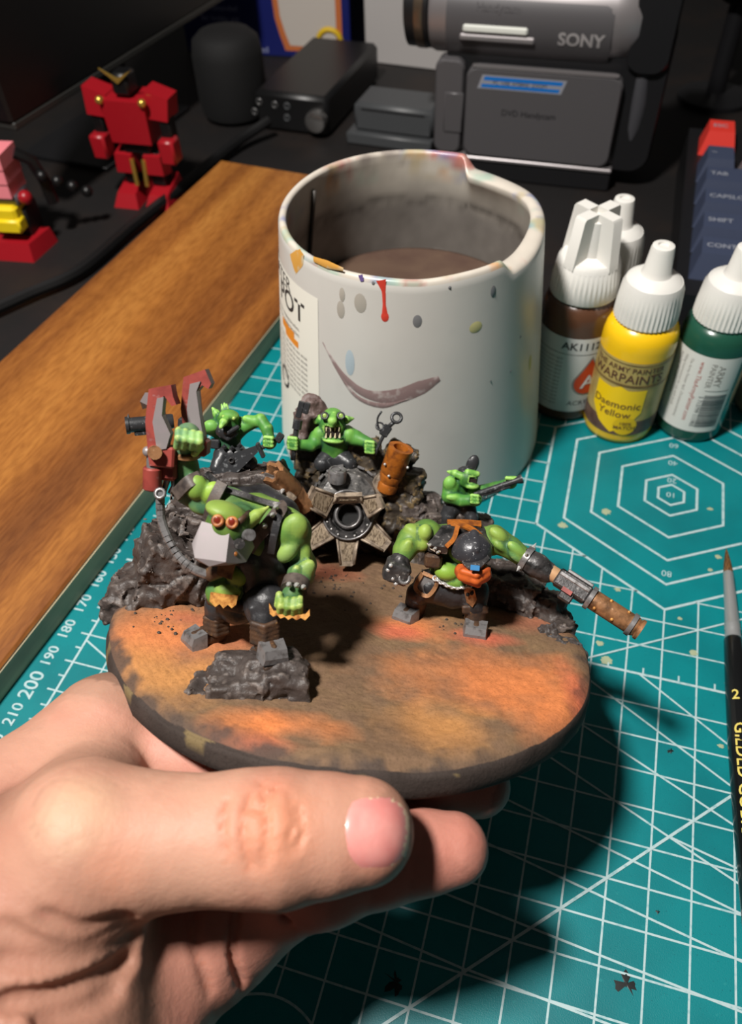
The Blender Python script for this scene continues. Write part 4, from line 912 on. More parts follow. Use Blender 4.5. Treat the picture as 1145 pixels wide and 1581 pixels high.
# front rock under the boot
rock([lb(400, 1066, -3.05, .95, .5, .38, rotz(6) @ roty(-6)), lb(340, 1075, -3.15, .62, .4, .26, rotz(-8)), lb(440, 1060, -2.95, .4, .48, .46), le(395, 1036, -2.9, .5, .42, .3), le(360, 1024, -2.75, .34, .34, .24), lb(425, 1035, -2.7, .5, .42, .34)], 3, .1, 2.1)
# left boulder
rock([lb(270, 880, .5, .85, .8, .7, rotz(20) @ roty(14)), lb(225, 905, .5, .6, .7, .42, roty(-14)), lb(300, 840, .9, .6, .6, .75, roty(10)), lb(195, 925, .5, .3, .8, .3), le(300, 905, .1, .5, .4, .45), lb(310, 800, 1.3, .55, .6, .5, roty(-12)), lb(255, 850, 1.2, .5, .6, .5)], 5, .17, 1.5)
# ridge under the small figures at the back
rock([lb(380, 760, 2.9, 1.1, .7, .55, roty(-8)), lb(345, 780, 2.6, .9, .8, .7), lb(425, 775, 3.4, .5, .5, .3), lb(455, 800, 4.0, .5, .5, .6)], 8, .14, 1.6, hi=np.array(S(112, 104, 100)))
rock([lb(545, 740, 5.35, 1.2, .3, .8), lb(618, 765, 4.7, .42, .45, .8, roty(8)), lb(480, 735, 5.2, .45, .3, .8), lb(520, 810, 4.75, 1.3, .3, .5), lb(635, 812, 4.4, .5, .45, .35), lb(592, 705, 5.1, .4, .3, .5, roty(20)), lb(560, 695, 5.25, .45, .25, .35)], 11, .15, 1.7, col=np.array(S(58, 52, 46)), hi=np.array(S(120, 100, 66)))
rock([le(482, 652, 5.2, .52, .22, .78, roty(-10)), le(468, 690, 5.15, .4, .25, .5)], 14, .09, 2.6, col=np.array(S(82, 66, 62)), hi=np.array(S(124, 104, 100)))
rock([lb(645, 790, 4.6, .5, .5, .3), lb(690, 800, 4.4, .7, .5, .25), lb(730, 812, 4.2, .5, .5, .2), le(660, 775, 4.8, .4, .3, .3)], 17, .13, 2.0)
# right side
rock([lb(790, 905, 2.0, .75, .6, .28, rotz(-25)), lb(770, 890, 2.4, .5, .4, .35), lb(840, 925, 1.5, .5, .35, .16, rotz(-40)), lb(870, 960, .9, .25, .5, .12)], 21, .13, 2.2)
rock([lb(862, 985, .25, .32, .5, .09, rotz(25)), lb(880, 1005, -.1, .25, .35, .1, rotz(25)), le(850, 972, .5, .25, .2, .1)], 24, .09, 3.2, .036, hi=np.array(S(92, 90, 92)))
# grit
gv, gf = MB().sph((0, 0, 0), 1, 6, 4).geo(); 
m_grit = mat('grit', S(66, 56, 48), rough=.7); b = MB()
for px, py, n_, sp in [(500, 890, 40, 30), (250, 960, 26, 28), (640, 900, 14, 20), (330, 940, 14, 20), (520, 915, 24, 40), (700, 965, 12, 15)]:
    for k in range(n_):
        q = bz(px + rng.normal(0, sp), py + rng.normal(0, sp * .45))
        if np.hypot(q[0], q[1]) > 5.2: continue
        s_ = rng.uniform(.012, .045); b.add(gv * s_ * rng.uniform(.6, 1.2, (1, 3)) + np.array([q[0], q[1], ground(q[0], q[1]) + s_ * .3]), gf)
part(base, 'grit', b.geo(), m_grit, 30)['kind'] = 'stuff'

# ================================================================== paints of the miniatures
G_ = S(90, 128, 56); GL = S(152, 176, 80); GD = S(58, 98, 72); GG = S(76, 138, 58); GGL = S(122, 180, 80); GGD = S(42, 88, 58)
def skin_tint(seed, lo, hi, s=3.0):
    def f(V, c):
        n = fbm(V * s, 3, seed)[:, None]; a = np.clip(n * 1.3, 0, 1) * .45; d = np.clip(-n * 1.3, 0, 1) * .5; return (c * (1 - a) + np.array(hi) * a) * (1 - d) + np.array(lo) * d
    return f
m_skin = mat('painted_green_skin', attr=True, rough=.5, spec=.4, bump=(26, .25, .012))
m_cloth = mat('painted_black_leather', S(44, 44, 46), rough=.4, spec=.45, var=[(S(110, 110, 112), 6, .6, .8), (S(24, 23, 24), 3, .45, .7)], bump=(16, .4, .02))
m_leath = mat('painted_brown_leather', S(74, 52, 36), rough=.55, var=[(S(46, 36, 30), 5, .4, .7), (S(120, 88, 52), 9, .62, .75)], bump=(20, .4, .015))
m_strap = mat('painted_strap', S(84, 74, 68), rough=.5, var=[(S(50, 44, 42), 6, .45, .7)], bump=(20, .3, .012))
m_steel = mat('painted_steel', S(128, 126, 126), rough=.34, metal=.45, var=[(S(84, 80, 78), 7, .5, .72)], bump=(14, .25, .012))
m_pale = mat('painted_pale_metal', S(136, 129, 129), rough=.4, metal=.3, var=[(S(140, 130, 132), 5, .5, .72)])
m_dark = mat('painted_dark_metal', S(66, 64, 64), rough=.38, metal=.3, var=[(S(146, 142, 138), 9, .6, .74), (S(28, 28, 28), 4, .45, .65)], bump=(16, .4, .018))
m_blk = mat('black_primer', S(44, 45, 47), rough=.36, var=[(S(120, 122, 124), 10, .6, .78)], bump=(18, .3, .012))
m_mred = mat('painted_rust_red', S(142, 62, 54), rough=.45, metal=.1, var=[(S(190, 150, 146), 6, .6, .78), (S(110, 44, 40), 3, .45, .7)])
m_rust = mat('painted_rust_orange', S(168, 96, 30), rough=.5, metal=.25, var=[(S(110, 60, 24), 5, .42, .7), (S(214, 160, 110), 12, .66, .76)], bump=(16, .4, .015))
m_brz = mat('painted_bronze', S(158, 114, 78), rough=.42, metal=.35, var=[(S(86, 60, 40), 5, .45, .7), (S(200, 164, 130), 12, .66, .78)], bump=(18, .3, .012))
m_bone = mat('painted_bone_metal', S(158, 142, 124), rough=.5, metal=.3, var=[(S(78, 66, 56), 6, .42, .7), (S(176, 164, 150), 12, .62, .76)], bump=(20, .4, .012))
m_gold = mat('painted_gold', S(206, 150, 78), rough=.42, metal=.2, var=[(S(140, 84, 36), 9, .42, .66)])
m_spike = mat('painted_spike', S(186, 184, 182), rough=.3, metal=.4)
m_goggle = mat('painted_red_lens', S(116, 38, 26), rough=.3, coat=.3); m_eyew = mat('painted_eye', S(150, 176, 90), rough=.3); m_tooth = mat('painted_tooth', S(196, 186, 150), rough=.45); m_mouth = mat('painted_mouth', S(38, 30, 28), rough=.5)
m_hole = mat('bore_black', S(8, 8, 8), rough=.7)
def fig(name, label, px, py, y):
    f = bl(px, py, y); return thing(name, label, 'figurine', BASE_M, f, group='goblin figurines mounted on the base')
def P_(px, py, y): return bl(px, py, y)
def line_px(pts, n=1): return [bl(*p) for p in pts]
VIEW = nrm(BCAM)                         # towards the viewer, base coordinates
def studs(par, pts, r, mt, nm='stud', cone=False):
    """pts: (px,py,y) ; small domes or spikes facing outwards, each a part"""
    for p in pts:
        q = bl(*p[:3]); d = np.array(p[3:6]) if len(p) >= 6 else np.array([0, -1, .3]); part(par, nm, MB().lathe([(r, -r * .5), (r * .8, r * .4), (0, r * (1.8 if cone else .7))], q, d, 8).geo(), mt, 30)

# ------------------------------------------------------------------ big figure with the raised claw
o1 = fig('goblin_figurine', 'large green goblin figurine raising a red claw gauntlet, one boot on a rock', 375, 985, -1.9)
B = Body(.034, .09)
B.chain([J(398, 830, -1.75, 44), J(385, 880, -1.75, 40), J(375, 925, -1.75, 34)], G_)
B.chain([J(352, 795, -2.0, 30), J(395, 800, -1.75, 38), J(440, 812, -1.9, 30)], G_)          # hunched shoulders
B.chain([J(375, 782, -1.9, 18), J(420, 790, -1.8, 20)], GL, .06)                              # trapezius highlight
B.ell(*[J(345, 915, -2.15, 24)[0], (.36, .28, .34)], col=G_); B.ell(J(352, 912, -2.35, 1)[0], (.26, .16, .17), GL, k=.05); B.ell(J(366, 890, -2.3, 1)[0], (.22, .16, .2), S(130, 150, 50), k=.05)
# head
hd = bl(352, 812, -2.75)
B.ell(hd, (.42, .42, .4), G_, k=.06); B.chain([J(372, 800, -2.3, 22), J(355, 808, -2.6, 24)], GD, .08); B.ell(bl(345, 788, -2.8), (.34, .3, .16), GL, R=roty(12), k=.05)
B.chain([J(378, 808, -2.75, 10), J(396, 795, -2.62, 9), J(414, 783, -2.5, 2.5)], GL, .03); B.chain([J(380, 815, -2.76, 7), J(398, 803, -2.64, 4)], GD, .02)
# right arm
B.ell(J(452, 822, -2.05, 1)[0], (.37, .4, .4), G_, k=.06); B.ell(bl(458, 812, -2.3), (.22, .16, .26), GL, R=roty(-20), k=.06); B.ell(bl(443, 818, -2.32), (.14, .14, .26), G_, R=roty(12), k=.06)
B.chain([J(455, 830, -2.1, 22), J(468, 872, -2.0, 17)], G_, .05); B.ell(bl(444, 852, -2.36), (.17, .15, .26), S(156, 182, 100), R=roty(35), k=.06); B.ell(bl(470, 856, -2.2), (.14, .16, .26), GL, R=roty(-10), k=.06)
B.chain([J(468, 872, -2.0, 21), J(464, 888, -2.3, 20), J(455, 908, -2.6, 14)], GD); B.ell(bl(472, 880, -2.4), (.16, .12, .24), GL, R=roty(30), k=.06); B.ell(bl(455, 886, -2.5), (.1, .1, .2), G_, R=roty(10), k=.06)
B.chain([J(455, 908, -2.6, 14), J(448, 928, -2.75, 19)], G_)
for k, (xa, ya, xb, yb) in enumerate([(434, 926, 431, 945), (444, 926, 441, 949), (454, 926, 452, 949), (463, 924, 463, 946)]): B.chain([J(xa, ya, -2.98, 5.5), J(xa - .5, (ya + yb) / 2, -3.08, 5.6), J(xb, yb, -2.98, 5.2)], GL if k % 2 == 0 else G_, .02)
B.chain([J(431, 918, -2.9, 6), J(428, 934, -3.0, 5.5)], G_, .02)
# raised arm
B.chain([J(355, 780, -1.85, 28), J(318, 768, -1.75, 26), J(292, 756, -1.7, 24)], GD); B.ell(bl(303, 752, -2.05), (.22, .2, .26), S(150, 186, 60), R=roty(-10), k=.06); B.ell(bl(325, 760, -2.05), (.16, .16, .24), S(150, 186, 60), R=roty(30), k=.06); B.ell(bl(316, 782, -1.95), (.3, .18, .18), GD, k=.06)
B.chain([J(292, 750, -1.7, 22), J(288, 722, -1.75, 17), J(287, 700, -1.85, 16)], GD); B.chain([J(284, 690, -1.95, 15), J(290, 672, -2.05, 19)], S(120, 160, 120))
for k, xa in enumerate((274, 284, 296, 306)): B.chain([J(xa + 2, 665 + k * 2, -2.3, 6.5), J(xa + 2, 676 + k * 2, -2.4, 6.6), J(xa - 1, 690 + k * .5, -2.28, 5.8)], S(140, 180, 100) if k % 2 else S(110, 160, 100), .02)
B.chain([J(300, 700, -2.15, 6), J(310, 690, -2.25, 5.5)], GL, .02)
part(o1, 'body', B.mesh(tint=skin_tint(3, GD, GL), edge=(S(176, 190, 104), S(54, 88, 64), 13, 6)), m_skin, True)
# trousers, shins
B = Body(.034, .07); K = (1, 1, 1)
B.chain([J(395, 915, -1.75, 38), J(368, 930, -1.75, 34)], K); B.chain([J(400, 918, -1.9, 33), J(408, 938, -2.35, 30), J(406, 956, -2.55, 21)], K); B.chain([J(365, 922, -1.7, 27), J(340, 936, -1.6, 23), J(334, 950, -1.55, 18)], K)
B.ell(bl(412, 926, -2.35), (.42, .36, .32), K)
for k in range(3): B.chain([J(388 + 2 * k, 940 + 6 * k, -2.65, 5), J(432 - 2 * k, 936 + 6 * k, -2.62, 5)], K, .03)
part(o1, 'trousers', B.mesh(disp=lambda X: .012 * fbm(X * 9, 3, 6)), m_cloth, True)
B = Body(.034, .05)
B.chain([J(407, 958, -2.55, 18), J(411, 992, -2.62, 19)], K)
for k in range(5): B.chain([J(389, 962 + 7 * k, -2.76, 4.5), J(408, 968 + 7 * k, -2.88, 4.5), J(428, 960 + 7 * k, -2.74, 4.5)], K, .02)
part(o1, 'shin_wraps', B.mesh(), m_leath, True)
B = Body(.034, .05); B.chain([J(334, 950, -1.5, 17), J(332, 978, -1.45, 17)], K)
for k in range(4): B.chain([J(317, 954 + 7 * k, -1.68, 4.5), J(334, 959 + 7 * k, -1.8, 4.5), J(351, 954 + 7 * k, -1.64, 4.5)], K, .02)
part(o1, 'shin_wraps', B.mesh(), m_leath, True)
def boot(par, heel, toe, r, mt, plate, wide=1.0):
    heel = np.array(heel); toe = np.array(toe); B = Body(.034, .06); d = nrm((toe - heel) * np.array([1, 1, .0])); B.chain([(heel + [0, 0, r * .5], r * .95), (heel * .4 + toe * .6 + [0, 0, -r * .05], r * .9), (toe + [0, 0, -r * .2], r * .72)], K)
    s_ = np.array([-d[1], d[0], 0]); mid_ = (heel + toe) / 2; A = np.stack([d, s_, [0, 0, 1]], 1); B.box(mid_ - [0, 0, r * .85], (np.linalg.norm(toe - heel) / 2 + r * .8, r * .85 * wide, r * .22), R=A, rd=.03, k=.03)
    o = part(par, 'boot', B.mesh(), mt, True); P = []
    for sx, sy, sz in [(-.5, -1, -.75), (-.5, 1, -.75), (.8, -.92, -.75), (.8, .92, -.75), (-.5, -.9, .62), (-.5, .9, .62), (.62, -.8, .3), (.62, .8, .3), (.86, -.82, -.3), (.86, .82, -.3)]:
        P.append(toe + A @ (np.array([sx, sy * wide, sz]) * r * 1.04))
    part(o, 'toe_cap', MB().hull(P).geo(), plate, 25, 'steel toe cap'); return o
boot(o1, bl(409, 1000, -2.6), bl(421, 1004, -2.95), .25, m_leath, m_steel, 1.1)
boot(o1, bl(335, 982, -1.42), bl(302, 983, -1.75), .245, m_leath, m_steel, 1.1)
# vest, straps
B = Body(.034, .06)
B.chain([J(428, 822, -1.85, 36), J(412, 870, -1.8, 40), J(405, 905, -1.8, 36)], K); B.chain([J(385, 865, -2.15, 22), J(392, 905, -2.1, 20)], K)
B.chain([J(360, 775, -1.5, 26), J(400, 780, -1.4, 32), J(435, 795, -1.6, 28)], K)
part(o1, 'vest', B.mesh(disp=lambda X: .014 * fbm(X * 7, 3, 12)), m_cloth, True)
def band(par, pts, w_, th, mt, nm, out):
    """flat strap along base points; out: outward direction"""
    Pp = spline([np.array(p) for p in pts], 6); V = []; Fa = []; out = nrm(out)
    for i, p in enumerate(Pp):
        d = nrm(Pp[min(i + 1, len(Pp) - 1)] - Pp[max(i - 1, 0)]); s_ = nrm(np.cross(d, out))
        for a, c in ((-1, 0), (-1, 1), (1, 1), (1, 0)): V.append(p + s_ * w_ * a + out * th * c)
    n = len(Pp)
    for i in range(n - 1): Fa += [[i * 4 + k, i * 4 + (k + 1) % 4, i * 4 + 4 + (k + 1) % 4, i * 4 + 4 + k] for k in range(4)]
    Fa += [[0, 1, 2, 3], [(n - 1) * 4 + k for k in (3, 2, 1, 0)]]; return part(par, nm, (np.array(V), Fa), mt, 30)
band(o1, [bl(425, 778, -1.9), bl(432, 785, -2.2), bl(412, 812, -2.35), bl(394, 832, -2.35), bl(382, 850, -2.35)], .13, .07, m_strap, 'shoulder_strap', (0.2, -1, .5))
band(o1, [bl(462, 800, -2.0), bl(434, 795, -2.28), bl(424, 822, -2.42), bl(418, 855, -2.35)], .07, .06, m_cloth, 'vest_edge', (0, -1, .4))
studs(o1, [(420, 795, -2.45), (408, 812, -2.52), (426, 783, -2.4)], .06, m_spike, 'strap_stud', True)
band(o1, [bl(345, 745, -2.1), bl(330, 775, -2.2), bl(322, 805, -2.1)], .11, .08, m_strap, 'arm_strap', (-.2, -1, .4)); band(o1, [bl(312, 735, -2.0), bl(292, 745, -2.15), bl(272, 765, -2.0)], .12, .08, m_strap, 'arm_strap', (-.3, -1, .3))
band(o1, [bl(318, 732, -1.9), bl(345, 755, -2.0), bl(375, 765, -2.05), bl(405, 775, -2.05), bl(432, 782, -2.1)], .06, .05, m_dark, 'collar_edge', (0, -.8, .8))
# jaw, goggles
jc = bl(340, 836, -3.0); Rj = axes(VIEW)
jaw = part(o1, 'jaw_plate', MB().hull([jc + Rj @ (np.array(p) * [1.15, 1.05, 1.1]) for p in [(-.38, -.36, -.25), (.2, -.4, .1), (.42, -.3, -.2), (-.42, .18, -.2), (.16, .2, .22), (-.3, .3, .18), (.42, .22, -.25), (-.1, -.46, .12), (.5, 0, -.4), (-.42, -.1, .12), (-.34, -.34, .16), (.16, -.36, .2)]]).geo(), m_pale, 25, 'pale metal jaw plate')
part(jaw, 'jaw_rivet', MB().sph(jc + Rj @ np.array([.3, -.2, .02]), .05).geo(), m_gold); part(jaw, 'jaw_hinge', MB().cyl(bl(380, 826, -2.95), bl(386, 826, -3.12), .11, n=12).geo(), m_steel, 30); part(jaw, 'jaw_bolt', MB().cyl(bl(366, 838, -2.98), bl(370, 840, -3.15), .1, n=10).geo(), m_dark, 30)
gg = part(o1, 'goggles', MB().torus(bl(336, 804, -3.16), VIEW, .085, .038, 16, 8).torus(bl(358, 807, -3.12), VIEW, .085, .038, 16, 8).geo(), mat('painted_goggle_rim', S(178, 116, 56), rough=.45, var=[(S(120, 60, 34), 9, .42, .62)]), True, 'gold goggles')
part(gg, 'goggle_lens', MB().sph(bl(335, 803, -3.13), (.09, .05, .09)).geo(), m_goggle, True); part(gg, 'goggle_lens', MB().sph(bl(358, 806, -3.1), (.09, .05, .09)).geo(), m_goggle, True)
part(gg, 'goggle_strap', MB().tube([bl(368, 806, -3.05), bl(378, 798, -2.85), bl(384, 792, -2.5)], .06).geo(), m_leath, True)
# belt, wrist band, knuckles
part(o1, 'belt', MB().tube([bl(326, 925, -2.1), bl(345, 932, -2.35), bl(370, 938, -2.3), bl(395, 932, -2.2)], .13, 8).geo(), m_leath, True)
bk = bl(345, 926, -2.5); part(o1, 'belt_buckle', MB().prism([(-.26, .12), (.28, .12), (.26, -.06), (.18, -.14), (.1, -.08), (.02, -.16), (-.06, -.08), (-.14, -.15), (-.26, -.05)], .1, bk, axes(nrm(VIEW + [0, 0, -.2]))).geo(), m_gold, 20, 'gold toothed buckle')
bu = bl(346, 880, -2.5); part(o1, 'pouch', MB().cyl(bl(322, 888, -2.4), bl(344, 878, -2.5), .14, .16, 12).geo(), m_leath, 30); part(o1, 'pouch_plate', MB().prism([(-.16, .2), (.18, .14), (.14, -.2), (-.14, -.14)], .1, bl(348, 878, -2.58), axes(VIEW)).geo(), m_brz, 20)
part(o1, 'wrist_band', MB().lathe([(.2, -.12), (.27, -.12), (.27, .12), (.2, .12)], bl(456, 905, -2.6), bl(462, 885, -2.3) - bl(452, 915, -2.72), 20).geo(), m_strap, 30); studs(o1, [(446, 903, -2.9), (458, 904, -2.92), (468, 907, -2.85)], .06, m_spike, 'wrist_stud', True)
kn = [(-.46, .2), (-.42, .0), (-.34, -.05), (-.26, -.01), (-.17, -.07), (-.08, -.03), (0, -.08), (.08, -.03), (.18, -.07), (.27, -.02), (.37, -.06), (.46, .04), (.44, .16), (.36, .06), (-.34, .06)]
part(o1, 'knuckle_duster', MB().prism([(x * .86, y) for x, y in kn], .14, bl(446, 950, -2.98), axes(nrm(VIEW + [0, 0, -.1]))).geo(), m_gold, 20, 'gold knuckle duster')
# claw gauntlet
Rv = axes(nrm(VIEW + np.array([0, 0, -.35])))     # facing the viewer, x to the right, y up
if Rv[:, 0] @ np.array([1, 0, 0]) < 0: Rv = np.stack([-Rv[:, 0], -Rv[:, 1], Rv[:, 2]], 1)
def claw(par, pts_px, y, th, mt, inner_px, mt2):
    pts = [bl(px, py, y) for px, py in pts_px]; c = np.mean(pts, 0); q = [((p - c) @ Rv[:, 0], (p - c) @ Rv[:, 1]) for p in pts]
    o = part(par, 'claw_blade', MB().prism(q, th, c, Rv).geo(), mt, 20, 'rust red hooked claw'); ii = [bl(px, py, y) for px, py in inner_px]; qi = [((p - c) @ Rv[:, 0], (p - c) @ Rv[:, 1]) for p in ii]
    part(o, 'claw_inner_face', MB().prism(qi, th * .7, c + Rv[:, 2] * th * .25, Rv).geo(), mt2, 20, 'bare metal inner face'); return o
g = part(o1, 'claw_gauntlet', MB().box(bl(262, 715, -1.75), (.2, .3, .3), R=Rv, bev=.06).geo(), m_mred, 30)
claw(o1, [(232, 600), (266, 594), (270, 612), (275, 624), (268, 626), (256, 610), (249, 618), (252, 640), (262, 680), (258, 700), (262, 716), (236, 716), (228, 650)], -2.0, .34, m_mred, [(246, 614), (256, 612), (254, 640), (268, 668), (262, 690), (248, 692), (240, 650)], m_pale)
claw(o1, [(285, 582), (318, 570), (328, 592), (324, 600), (314, 594), (306, 604), (310, 640), (318, 676), (310, 700), (292, 690), (282, 630)], -1.6, .34, m_mred, [(296, 592), (312, 588), (306, 604), (312, 640), (318, 672), (306, 688), (297, 668), (292, 630)], m_pale)
part(o1, 'claw_root', MB().box(bl(311, 690, -1.75), (.14, .16, .22), R=Rv, bev=.04).geo(), m_mred, 30); part(o1, 'claw_root', MB().box(bl(256, 704, -2.05), (.2, .2, .2), R=Rv, bev=.04).geo(), m_mred, 30)
part(o1, 'claw_spike', MB().hull([bl(*p) for p in [(216, 620, -1.9), (224, 606, -1.9), (236, 606, -1.9), (232, 628, -1.9), (220, 632, -1.7), (228, 612, -1.6)]]).geo(), m_pale, 20)
part(o1, 'piston', MB().cyl(bl(236, 742, -2.1), bl(236, 700, -2.1), .12, n=14).geo(), m_steel, 40); part(o1, 'piston_sleeve', MB().lathe([(.15, 0), (.18, .03), (.18, .42), (.15, .45)], bl(235, 756, -2.1), (0, 0, 1), 16).geo(), m_mred, 40)
part(o1, 'pivot', MB().cyl(bl(238, 698, -2.2), bl(239, 699, -2.42), .13, n=14).geo(), m_brz, 30); part(o1, 'pivot', MB().sph(bl(228, 697, -2.15), .1).geo(), m_pale, True); part(o1, 'hose_joint', MB().cyl(bl(247, 762, -2.0), bl(247, 762, -2.3), .12, n=14).geo(), m_steel, 30); part(o1, 'hose_joint', MB().torus(bl(247, 762, -2.32), VIEW, .085, .035, 14, 6).geo(), m_steel, True)
part(o1, 'gauntlet_cuff', MB().lathe([(.22, 0), (.27, .03), (.27, .1), (.22, .13)], bl(288, 706, -1.88), (0, -.1, 1), 18).geo(), m_brz, 40); part(o1, 'gauntlet_strut', MB().tube([bl(256, 716, -2.0), bl(258, 740, -1.95), bl(252, 760, -1.95)], .06, 8).geo(), m_steel, True); part(o1, 'gauntlet_strut', MB().tube([bl(266, 730, -1.9), bl(268, 750, -1.85), bl(262, 762, -1.9)], .05, 8).geo(), m_steel, True)
ch = spline([bl(247, 768, -2.05), bl(249, 800, -2.1), bl(258, 828, -2.2), bl(275, 858, -2.35), bl(298, 878, -2.45), bl(322, 888, -2.45)], 7)
hose = part(o1, 'hose', MB().tube(ch, .05, 8).geo(), m_blk, True)
for i in range(1, len(ch) - 1, 2):
    d = nrm(ch[i + 1] - ch[i - 1]); part(hose, 'hose_ring', MB().cyl(ch[i] - d * .05, ch[i] + d * .05, .088, n=10).geo(), m_steel, 30)

# ------------------------------------------------------------------ big figure in the helmet, aiming down to the right
o2 = fig('goblin_figurine', 'broad green goblin figurine with black helmet, orange scarf and a long gun', 685, 960, .5)
B = Body(.034, .09)
B.chain([J(705, 848, .85, 36), J(700, 880, .65, 36), J(700, 905, .6, 30)], G_); B.chain([J(660, 832, .5, 22), J(705, 836, .9, 28), J(758, 836, .7, 22)], G_)
B.ell(bl(690, 882, .15), (.3, .24, .22), S(150, 190, 60), k=.06); B.ell(bl(705, 898, .15), (.28, .2, .17), G_, k=.05); B.ell(bl(715, 850, .2), (.35, .32, .3), GD)
# left arm
B.chain([J(658, 825, .45, 24), J(634, 835, .3, 21)], G_); B.ell(bl(640, 820, .25), (.26, .2, .15), GL, R=roty(20), k=.06); B.ell(bl(656, 822, .1), (.16, .16, .2), GL, k=.06); B.ell(bl(652, 840, .1), (.15, .12, .17), GL, k=.06)
B.chain([J(634, 832, .3, 19), J(624, 850, .1, 17), J(618, 866, -.05, 13)], G_); B.ell(bl(626, 846, -.05), (.12, .1, .22), GL, R=roty(20), k=.06)
# right arm
B.chain([J(762, 832, .6, 22), J(788, 846, .4, 17), J(810, 862, .2, 15)], G_, .05); B.ell(bl(770, 826, .35), (.26, .18, .15), GL, R=roty(30), k=.06); B.ell(bl(772, 842, .3), (.24, .18, .12), G_, R=roty(30), k=.06); B.ell(bl(797, 848, .1), (.26, .14, .13), S(140, 186, 90), R=roty(35), k=.06); B.ell(bl(796, 860, .1), (.2, .14, .1), GD, R=roty(35), k=.06)
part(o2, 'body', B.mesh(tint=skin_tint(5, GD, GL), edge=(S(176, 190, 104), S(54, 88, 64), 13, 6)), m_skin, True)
B = Body(.034, .07)
B.chain([J(700, 908, .6, 32), J(665, 905, .55, 26), J(645, 918, .6, 18)], K); B.chain([J(700, 905, .6, 30), J(730, 915, .35, 24), J(733, 935, .2, 18)], K)
part(o2, 'trousers', B.mesh(disp=lambda X: .014 * fbm(X * 8, 3, 16)), m_cloth, True)
B = Body(.034, .05); B.chain([J(645, 916, .6, 18), J(640, 938, .75, 16)], K); part(o2, 'legging', B.mesh(disp=lambda X: .014 * fbm(X * 8, 3, 18)), m_leath, True)
B = Body(.034, .05); B.chain([J(733, 935, .2, 17), J(733, 955, .2, 16)], K)
for k in range(2): B.chain([J(716, 938 + 6 * k, .02, 4), J(750, 938 + 6 * k, .02, 4)], K, .02)
part(o2, 'legging', B.mesh(), m_leath, True)
boot(o2, bl(641, 946, .8), bl(627, 947, .45), .25, m_leath, m_steel, 1.15); boot(o2, bl(733, 968, .25), bl(734, 970, -.12), .25, m_leath, m_steel, 1.12)
# helmet and scarf
hc = bl(728, 850, -.15); B = Body(.03, .05); B.ell(hc, (.46, .46, .42), K); B.chain([(hc + [-.02, .38, .2], .09), (hc + [0, 0, .4], .09), (hc + [.03, -.38, .18], .09)], K, .05); B.box(hc + [.06, 0, -.5], (.8, .8, .32), K, rd=.02, k=.03, op='s')
hm = part(o2, 'helmet', B.mesh(disp=lambda X: .008 * fbm(X * 10, 2, 3)), mat('painted_helmet', S(56, 56, 60), rough=.34, metal=.2, var=[(S(180, 180, 180), 18, .63, .74)], bump=(14, .3, .015)), True, 'scuffed black helmet')
part(hm, 'helmet_peak', MB().hull([bl(*p) for p in [(712, 868, -.5), (722, 878, -.75), (742, 876, -.8), (756, 862, -.6), (752, 856, -.45), (714, 862, -.4), (742, 880, -.72), (724, 882, -.68)]]).geo(), m_dark, 25)
B = Body(.03, .05); B.ell(bl(730, 884, -.4), (.42, .36, .24), K); B.chain([J(712, 890, -.55, 7), J(735, 896, -.72, 7), J(752, 886, -.6, 6)], K, .04); B.chain([J(714, 882, -.62, 5), J(735, 888, -.78, 5), J(754, 879, -.6, 4)], K, .03); B.chain([J(718, 896, -.5, 5), J(738, 903, -.62, 5)], K, .03)
part(o2, 'scarf', B.mesh(), mat('painted_orange_cloth', S(186, 88, 34), rough=.55, var=[(S(128, 52, 26), 5, .45, .7)], bump=(12, .3, .015)), True, 'orange scarf over the mouth')
part(o2, 'visor', MB().box(bl(733, 877, -.86), (.1, .04, .06), R=axes(VIEW)[:, [0, 2, 1]], bev=.01).geo(), mat('painted_blue_visor', S(60, 120, 168), rough=.3), 30, 'small blue visor')
# shoulder armour
def plate(par, nm, px_pts, y_pts, th, mt, label=None):
    P = []
    for (px, py), y in zip(px_pts, y_pts):
        q = bl(px, py, y); P += [q, q + np.array([0, th * .6, -th])]
    return part(par, nm, MB().hull(P).geo(), mt, 25, label)
p1 = plate(o2, 'shoulder_plate', [(682, 811), (700, 809), (708, 817), (692, 846), (664, 842), (660, 838), (676, 820)], [.4, .4, .15, -.25, -.1, 0, .2], .2, m_dark)
p2 = plate(o2, 'shoulder_plate', [(690, 809), (745, 810), (762, 842), (752, 852), (735, 832), (712, 818), (696, 812)], [.6, .6, .25, .0, .05, .1, .3], .2, m_dark)
band(p2, [bl(694, 811, .45), bl(718, 814, .2), bl(738, 826, .0), bl(752, 842, -.02)], .07, .05, m_rust, 'plate_rim', (0, -.5, 1)); band(p1, [bl(706, 812, .12), bl(700, 832, -.12), bl(688, 845, -.28)], .05, .05, m_rust, 'plate_rim', (0, -.8, .6))
band(p2, [bl(690, 809, .58), bl(716, 809, .58), bl(742, 811, .55)], .09, .06, m_rust, 'plate_rim', (0, -.5, 1))
part(o2, 'shoulder_spikes', MB().hull([bl(*p) for p in [(658, 838, .0), (664, 848, -.1), (678, 856, -.15), (682, 846, -.1), (672, 842, -.05)]]).geo(), m_bone, 20); part(o2, 'pouch', MB().box(bl(668, 864, .1), (.2, .16, .17), bev=.06).geo(), m_leath, 30)
studs(o2, [(672, 847, -.2), (676, 853, -.2), (664, 842, -.12)], .045, m_spike, 'plate_stud', True)
